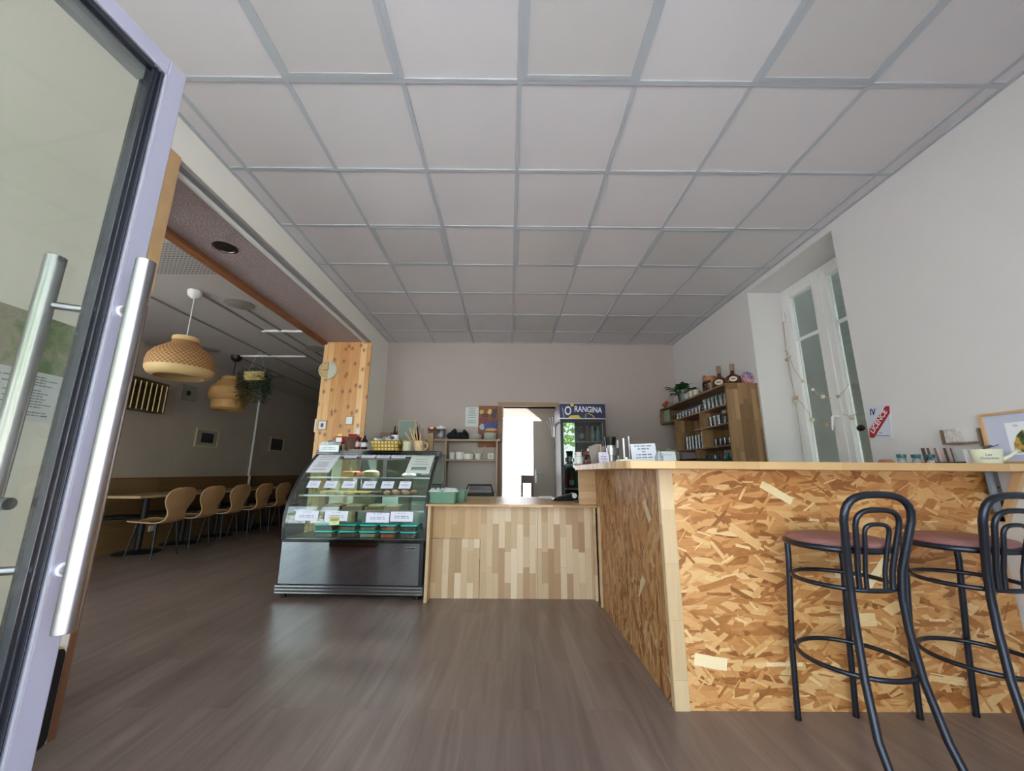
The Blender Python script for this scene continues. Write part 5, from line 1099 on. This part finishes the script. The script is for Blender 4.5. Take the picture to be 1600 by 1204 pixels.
# right wall: sign, small shelf, picture
Ls = thing('licence_sign', 'tilted white sign with a red LICENCE band and IV on the right wall', 'sign', (XR - .006, 2.617, 1.452), rot=(R(0), 0, 0))
rt_ = Matrix.Rotation(R(7), 4, 'X')
def SG(m_): m_.v = [tuple(rt_ @ Vector(p)) for p in m_.v]; return m_
SG(M().box(-.002, .004, -.078, .078, -.108, .108)).build('panel', simple('sign white', (206, 212, 224), .4), Ls)
SG(M().prism([(.078, -.108), (.078, -.052), (-.052 - .0, .108), (-.078, .108), (-.078, .062), (.045, -.108)], -.0035, -.002, 'X')).build('red_band', simple('sign red', (172, 40, 54), .5), Ls)
def wtext(name, body, size, y, z, ang, mat, parent, sx=1, x=-.0042):
    o = text(name, body, size, (0, 0, 0), (0, 0, 0), mat, parent, .0006, 1)
    # text faces -X: its x axis runs to -Y, its y axis to Z
    o.matrix_basis = rt_ @ Matrix.Translation((x, y, z)) @ Matrix(((0, 0, -1, 0), (-1, 0, 0, 0), (0, 1, 0, 0), (0, 0, 0, 1))) @ Matrix.Rotation(R(ang), 4, 'Z') @ Matrix.Diagonal((sx, 1, 1, 1)); return o
wtext('band_lettering', 'LICENCE', .050, .004, .003, 53.5, m_white, Ls, .95).data.offset = .0008
wtext('numeral_lettering', 'IV', .062, .042, .068, 0, simple('navy ink', (50, 56, 96), .5), Ls, .8).data.offset = .001
SG(M().box(-.0030, -.002, -.062, .052, -.094, -.088).box(-.0030, -.002, -.012, .008, -.075, -.069)).build('small_print', simple('grey ink', (128, 132, 160), .5), Ls)
t = thing('corner_shelf', 'small wooden shelf with an upright end on the right wall beside the picture', 'shelf', (XR, 2.17, 1.27)); ws = simple('brown shelf', (134, 112, 92), .5, var=(20, 8)); M().box(-.05, 0, -.10, .055, 0, .009).build('board', ws, t); M().box(-.05, 0, .045, .055, .009, .085).build('upright', ws, t); M().box(-.022, 0, -.108, -.10, -.02, .08).build('upright', ws, t)
o = M().box(-.022, .022, -.022, .022, 0, .075).build('floral_tin', simple('floral tin', (182, 176, 168), .4, var=(70, 70))); o.location = (XR - .030, 2.18, 1.2800); tag(o, 'small floral tin on the little wall shelf', 'tin')
P_ = thing('framed_picture', 'large framed beehive-shaped garden print in a pale wood frame at the right edge', 'picture', (XR - .012, 1.80, BZT)); fy0, fy1, fh = -.28, .245, .262
M().box(-.016, .008, fy0, fy1, 0, .012).box(-.016, .008, fy0, fy1, fh - .012, fh).box(-.016, .008, fy0, fy0 + .012, .012, fh - .012).box(-.016, .008, fy1 - .012, fy1, .012, fh - .012).build('frame', m_trimp, P_)
M().box(-.004, .004, fy0 + .012, fy1 - .012, .012, fh - .012).build('mount', simple('lilac white mount', (196, 202, 222), .3), P_)
M().box(-.006, -.004, .020, .150, .045, .205).build('inner_sheet', m_paperb, P_)
q = NT('garden print'); n1 = q.n('TexNoise', {'Vector': q.coord('YZ'), 'Scale': 26, 'Detail': 3}).outputs[0]; q.set(Base_Color=q.ramp(n1, [(.3, (60, 70, 44)), (.45, (96, 110, 60)), (.52, (206, 170, 70)), (.6, (196, 150, 80)), (.68, (120, 100, 84))]), Roughness=.5)
M().prism([(.035, .055), (.135, .055), (.130, .10), (.112, .14), (.086, .165), (.058, .14), (.040, .10)], -.0075, -.006, 'X').build('print', q.m, P_)
M().tube([(-.0065, .12, .188), (-.0065, .108, .192), (-.0065, .098, .188), (-.0065, .108, .184)], .001, 4, closed=True).build('oval_mark', m_dgrey, P_)

# ================================================================ BOTTLE SHELF ON THE RIGHT WALL
SX, SY = 2.218, 3.842
U = thing('glass_shelf_unit', 'open oak shelf unit of glasses and bottles beside the window', 'shelf unit', (SX + .166, 4.7, 1.15))
M().box(SX, XR - .002, SY, SY + .022, .70, 2.012).build('end_panel', m_shelfw, U, world=True)
M().box(SX, XR - .002, SY + .022, 5.55, 1.992, 2.012).build('top_board', m_shelfy, U, world=True)
M().box(SX, XR - .002, SY + .022, 5.55, 1.785, 1.800).build('shelf_board', m_shelfy, U, world=True)
M().box(SX, XR - .002, 5.55, 5.568, 1.785, 2.012).build('end_upright', m_shelfw, U, world=True)
M().box(SX, XR - .002, 5.10, 5.118, 1.385, 1.785).build('upright', m_shelfw, U, world=True)
M().box(SX, XR - .002, SY + .022, 4.62, 1.592, 1.606).build('shelf_board', m_shelfy, U, world=True)
M().box(SX, XR - .002, SY + .022, 5.118, 1.371, 1.385).build('shelf_board', m_shelfy, U, world=True)
M().box(SX, XR - .002, 4.42, 4.436, 1.606, 1.785).build('upright', m_shelfw, U, world=True)
M().box(SX, XR - .002, 4.40, 4.416, 1.385, 1.592).build('upright', m_shelfw, U, world=True)
M().box(SX, XR - .002, 4.59, 4.606, 1.2465, 1.371).build('upright', m_shelfw, U, world=True)
M().box(SX + .02, SX + .024, 5.30, 5.50, 1.815, 1.975).build('green_card', simple('pale green card', (150, 172, 140), .6), U, world=True)
def gl(name, label, loc, r, h, group, stem=False):
    if stem: pf_ = [(.001, .001), (r * .7, .001), (r * .72, .004), (.006, .012), (.005, h * .38), (r * .6, h * .48), (r, h * .72), (r * .86, h)]
    else: pf_ = [(.001, .002), (r * .78, .002), (r * .8, .01), (r, h), (r * .95, h), (r * .76, .014), (.001, .014)]
    o = M().lathe(pf_, n=16, cap=False).build(name, m_cup, smooth=True); o.location = loc; return tag(o, label, 'glass', group)
def row(name, lab, z, y0, dy, n, r, h, group, stem=False, x=SX + .085, two=True):
    src = None
    for k in range(n):
        for j in range(2 if two else 1):
            lb_ = '%s, %s row, %s from near end' % (lab, 'front' if j == 0 else 'rear', n4[k])
            loc = (x + j * .12, y0 + k * dy, z)
            if src is None: src = gl(name, lb_, loc, r, h, group, stem)
            else:
                c_ = src.copy(); COL.objects.link(c_); c_.location = loc; c_['label'] = lb_
row('tall_tumbler', 'tall tumbler on the upper glass shelf', 1.8005, 3.93, .085, 7, .033, .145, 'tall tumblers on the upper glass shelf')
row('short_glass', 'short glass on the upper shelf far part', 1.8005, 4.58, .088, 8, .032, .085, 'short glasses on the upper glass shelf')
row('goblet', 'stemmed goblet on the middle glass shelf', 1.6065, 3.94, .12, 2, .042, .165, 'goblets on the middle glass shelf', True)
row('tumbler', 'plain tumbler on the middle glass shelf', 1.6065, 4.18, .085, 3, .034, .12, 'tumblers on the middle glass shelf')
row('small_glass', 'small glass on the third glass shelf', 1.3855, 3.93, .09, 5, .033, .085, 'small glasses on the third glass shelf')
row('slim_glass', 'tall slim glass on the third glass shelf', 1.3855, 4.50, .08, 7, .028, .17, 'slim glasses on the third glass shelf')
bcl = [(20, 70, 60), (30, 110, 96), (24, 60, 90), (60, 150, 130), (140, 60, 60), (30, 40, 80), (190, 200, 196), (40, 90, 60), (24, 24, 40), (60, 30, 50)]
t0 = M().box(SX, XR - .002, SY + .022, 4.59, 1.10, 1.12).build('lower_board', m_shelfy, U, world=True)
for k, cc in enumerate(bcl):
    bottle('syrup_bottle', cc, .19, .024, (20, 40, 40), 'colourful bottle on the lowest shelf behind the bar, %s from the near end' % n4[k], (SX + .07, 3.91 + k * .066, 1.1205), group='colourful bottles on the lowest shelf')
o = M().prism(rrect(-.05, .05, -.38, .38, .01), 0, .008, 'Z').build('long_tray', m_steeld); o.location = (SX + .10, 4.92, 1.886); tag(o, 'long steel tray resting on the short glasses of the upper shelf', 'tray')
# on top of the unit
TZ = 2.0125
def jug(label, x, y, s, rz):
    t = thing('round_bottle', label, 'bottle', (x, y, TZ), rz, 'round brown bottles on the shelf unit'); br_ = bpy.data.materials.get('brown liqueur') or simple('brown liqueur', (76, 30, 20), .12, coat=.6)
    M().lathe([(.001, 0), (.05 * s, 0), (.078 * s, .03 * s), (.085 * s, .065 * s), (.07 * s, .105 * s), (.03 * s, .13 * s), (.021 * s, .145 * s), (.019 * s, .215 * s), (.001, .216 * s)], n=26, cap=False, T=Matrix.Diagonal((.62, 1, 1, 1))).build('body', br_, t, smooth=True)
    M().lathe([(.023 * s, .17 * s), (.024 * s, .20 * s), (.024 * s, .255 * s), (.001, .258 * s)], n=16, cap=False).build('cap', simple('foil cap', (150, 120, 106), .35, metal=.4) if not bpy.data.materials.get('foil cap') else bpy.data.materials['foil cap'], t, smooth=True)
    M().ball((-.0, 0, 0), .5, 18, 6, (.012, .085 * s, .062 * s)).build('label', simple('cream label', (214, 200, 172), .6) if not bpy.data.materials.get('cream label') else bpy.data.materials['cream label'], t, smooth=True).location = (-.050 * s, 0, .066 * s)
    M().box(-.003, .003, -.022 * s, .022 * s, -.006 * s, .006 * s).build('label_print', m_dgrey, t).location = (-.058 * s, 0, .066 * s)
    return t
jug('large round brown liqueur bottle, further of the two on the shelf unit', 2.33, 4.135, 1.0, R(50)); jug('large round brown liqueur bottle, nearer of the two, its cream label facing out', 2.37, 3.95, .9, R(62))
t = thing('decorated_plate', 'round blue and orange painted plate standing at the near end of the shelf unit', 'plate', (2.49, 3.89, TZ), rot=(R(80), 0, R(0)))
q = NT('painted plate'); nn1 = q.n('TexNoise', {'Vector': q.coord(None), 'Scale': 22, 'Detail': 3, 'Distortion': 1}).outputs[0]; q.set(Base_Color=q.ramp(nn1, [(.3, (44, 60, 140)), (.42, (90, 110, 180)), (.5, (214, 120, 76)), (.58, (206, 180, 150)), (.66, (60, 60, 110))]), Roughness=.25)
M().lathe([(.001, .006), (.04, .004), (.062, .010), (.066, .014), (.062, .016), (.04, .010), (.001, .011)], (0, .066, 0), 32, cap=False).build('dish', q.m, t, smooth=True)
M().lathe([(.062, .0135), (.066, .0142), (.0665, .0165), (.062, .0165)], (0, .066, 0), 32, cap=False).build('rim', simple('blue rim', (60, 72, 130), .3), t, smooth=True)
bottle('small_bottle', (110, 40, 34), .09, .014, (110, 40, 34), 'tiny red-brown bottle between the round bottle and the painted plate', (2.42, 3.91, TZ), neck=.6)
t = thing('tripod_stand', 'wooden arched stand with a round top on the shelf unit', 'wooden stand', (2.36, 4.42, TZ)); wd_ = simple('light oak', (176, 140, 92), .5, var=(14, 10)); M().box(-.02, .02, -.10, -.075, 0, .155).box(-.02, .02, .03, .055, 0, .12).build('supports', wd_, t); M().cyl((0, -.02, .145), (0, -.02, .20), .075, n=28).build('round_top', simple('copper-brown top', (160, 106, 68), .5), t, smooth=True)
bottle('wine_bottle', (30, 14, 16), .27, .034, (40, 18, 20), 'dark wine bottle beside the green leaves on the shelf unit', (2.42, 4.62, TZ))
bottle('small_bottle', (70, 44, 36), .12, .03, (120, 100, 80), 'small brown bottle under the arched wooden stand', (2.33, 4.44, TZ), neck=.4)
for k, (y, c2, lab) in enumerate(((4.60, (206, 200, 176), 'cream ceramic tumbler nearest the wooden stand'), (4.70, (196, 196, 186), 'second cream ceramic tumbler on the shelf unit'), (4.83, (160, 176, 168), 'grey-green glass pot beside the plant'))): mug('tumbler', lab, (2.28, y, TZ), .036, .085, simple('tumbler %d' % k, c2, .3), grip=False)
t = thing('potted_plant', 'leafy green plant in a dark pot on the shelf unit', 'plant', (2.31, 5.0, TZ)); t.scale = (1.1,) * 3; M().lathe([(.001, 0), (.05, 0), (.065, .10), (.058, .10), (.045, .012), (.001, .012)], n=24, cap=False).build('pot', simple('dark green pot', (52, 66, 58), .25), t, smooth=True); M().lathe([(.055, .09), (.001, .092)], n=20, cap=False).build('soil', simple('soil', (52, 42, 34), .9), t)
lf = M(); st = M(); rnd = random.Random(9)
def leaf(b, d, ln, wd):
    d = d.normalized(); u = d.cross(Vector((0, 0, 1))); u = (u if u.length > .1 else Vector((1, 0, 0))).normalized(); nrm = u.cross(d).normalized(); rows = []
    for k in range(7):
        v = k / 6; h = wd * sin(pi * min(1, v * .92 + .06)) ** .8; c_ = b + d * ln * v - Vector((0, 0, 1)) * ln * .25 * v * v; rows.append([tuple(c_ - u * h + nrm * h * .25), tuple(c_), tuple(c_ + u * h + nrm * h * .25)])
    lf.sheet(rows, .001)
for k in range(26):
    a = rnd.uniform(0, 6.28); e = rnd.uniform(.2, 1.25); d = Vector((cos(a) * cos(e), sin(a) * cos(e), sin(e))); l0 = rnd.uniform(.06, .15); b = Vector((0, 0, .09)); tip = b + d * l0; st.tube([b, b + d * l0 * .5 + Vector((0, 0, .01)), tip], .002, 5); leaf(tip, Vector((d.x, d.y, d.z * .5)), rnd.uniform(.07, .12), rnd.uniform(.022, .036))
for k in range(4): leaf(Vector((0, -.02 + .02 * k, .17)), Vector((-.25, -.8, .65 - .1 * k)), .12, .06)
for k in range(6): leaf(Vector((-.03, .05, .09)), Vector((-.35, .8 - .2 * k, .25 + .1 * k)), .16, .012)
lf.build('leaves', simple('plant leaf', (34, 84, 36), .45, var=(16, 12)), t, smooth=True); st.build('stems', m_leaf, t)
t = thing('white_vase', 'tall white vase at the far end of the shelf unit', 'vase', (2.38, 5.27, TZ)); M().lathe([(.001, 0), (.06, 0), (.075, .05), (.07, .11), (.035, .17), (.028, .20), (.022, .20), (.03, .17), (.001, .16)], n=24, cap=False).build('vase', simple('grey white glaze', (182, 182, 180), .35), t, smooth=True)
t = thing('small_figure', 'small pinkish figure next to the white vase', 'ornament', (2.29, 5.40, TZ)); M().ball((0, 0, .03), .5, 12, 8, (.06, .06, .06)).ball((0, -.02, .065), .5, 12, 8, (.04, .04, .045)).build('body', simple('pinkish figure', (176, 158, 156), .5), t, smooth=True)
t = thing('orange_flowers', 'bunch of orange flowers at the very end of the shelf unit', 'flowers', (2.27, 5.50, TZ)); u = M(); rnd = random.Random(4)
for k in range(14): u.ball((rnd.uniform(-.05, .05), rnd.uniform(-.06, .06), rnd.uniform(.03, .095)), .5, 8, 5, (.04, .04, .028))
u.build('petals', simple('orange petals', (190, 84, 48), .7, bump=(60, 1, .01)), t, smooth=True); M().cyl((0, 0, 0), (0, 0, .05), .02, n=10).build('stem_bundle', m_leaf, t)
t = thing('hanging_cards', 'red and white cards hanging from the far end of the shelf unit', 'cards', (2.25, 5.585, 1.80)); M().box(-.03, .03, 0, .006, 0, .16, Matrix.Rotation(R(6), 4, 'Y')).build('red_card', simple('red card', (130, 66, 56), .6), t); M().box(-.012, .010, -.003, 0, .03, .12, Matrix.Rotation(R(6), 4, 'Y')).build('white_strip', m_paperb, t)

# garland on the window
Gd = thing('cotton_ball_garland', 'string of cream and beige cotton balls draped over the window handle', 'garland', (2.86, 3.5, 1.8))
bl = [(3.804, 2.362, .014, 0), (3.778, 2.28, .019, 0), (3.822, 2.254, .017, 1), (3.644, 1.989, .017, 0), (3.542, 1.879, .015, 0), (3.44, 1.793, .018, 0), (3.28, 1.765, .016, 2), (3.769, 1.847, .022, 1), (3.771, 1.807, .018, 0), (3.604, 1.603, .021, 0), (3.457, 1.542, .020, 1), (3.184, 1.567, .021, 0), (3.345, 1.60, .010, 1)]
bmts = [simple('cream cotton', (206, 198, 176), .9), simple('beige cotton', (176, 150, 116), .9), simple('grey cotton', (168, 164, 154), .9)]
XG = 2.868
for y, z, r, c_ in bl: M().ball((XG - 2.86, y - 3.5, z - 1.8), r, 14, 8).build('cotton_ball', bmts[c_], Gd, smooth=True)
def S3(pts): return [(XG - 2.86, y - 3.5, z - 1.8) for y, z in pts]
M().tube(S3([(3.79, 2.66), (3.80, 2.45), (3.804, 2.36), (3.78, 2.28), (3.73, 2.12), (3.644, 1.989), (3.59, 1.93), (3.542, 1.879), (3.50, 1.82), (3.44, 1.793), (3.36, 1.76), (3.28, 1.765), (3.21, 1.80), (3.15, 1.85)]), .0022, 5).tube(S3([(3.804, 2.36), (3.80, 2.2), (3.79, 2.0), (3.769, 1.847), (3.70, 1.78), (3.64, 1.68), (3.604, 1.603), (3.53, 1.56), (3.457, 1.542), (3.40, 1.56), (3.345, 1.60), (3.27, 1.61), (3.184, 1.567), (3.13, 1.60)]), .0022, 5).tube(S3([(3.79, 1.30), (3.78, 1.5), (3.775, 1.8)]), .0018, 5).build('string', bmts[1], Gd)
o = M().ball((0, 0, 0), .5, 12, 8, (.03, .08, .055)).build('dark_knot', m_black, smooth=True); o.location = (2.90 - .035, 3.115, 1.47); tag(o, 'black knob on the right window sash, left of the red and white sign', 'knob')

# ================================================================ OUTSIDE (seen only as reflections and through the back room)
def tree(x, y, h, r, seed, label, n=420):
    t = thing('street_tree', label, 'tree', (x, y, -.02)); rnd = random.Random(seed); M().tube([(0, 0, 0), (.1, .05, h * .3), (0, 0, h * .6)], [.16, .12, .07], 10).build('trunk', simple('bark', (90, 78, 64), .9), t)
    l = M()
    for k in range(n):
        v = Vector((rnd.gauss(0, 1), rnd.gauss(0, 1), rnd.gauss(0, 1))).normalized() * r * rnd.uniform(.5, 1); c_ = Vector((0, 0, h * .65)) + Vector((v.x, v.y, v.z * .85)); d = Vector((rnd.gauss(0, 1), rnd.gauss(0, 1), rnd.gauss(0, 1))).normalized(); u = d.orthogonal().normalized(); s = .26
        l.add([c_, c_ + d * s + u * s * .5, c_ + d * s * 2, c_ + d * s - u * s * .5], [(0, 1, 2, 3)])
    l.build('crown', m_leaf2, t)
tree(-4.2, -9.5, 6.0, 2.1, 1, 'leafy tree across the street to the left'); tree(2.2, -11.0, 6.5, 2.5, 2, 'leafy tree across the street to the right'); tree(-9.5, -11, 6.0, 2.4, 3, 'leafy tree far to the left across the street'); tree(7.5, -9.5, 5.5, 2.2, 4, 'leafy tree far to the right across the street')

# lettering becomes plain mesh
bpy.context.view_layer.update(); dg_ = bpy.context.evaluated_depsgraph_get()
for o in TEXTS:
    me = bpy.data.meshes.new_from_object(o.evaluated_get(dg_)); n_ = bpy.data.objects.new(o.name, me); nm_ = o.name; COL.objects.link(n_)
    n_.parent = o.parent; n_.matrix_basis = o.matrix_basis.copy(); bpy.data.objects.remove(o); n_.name = nm_
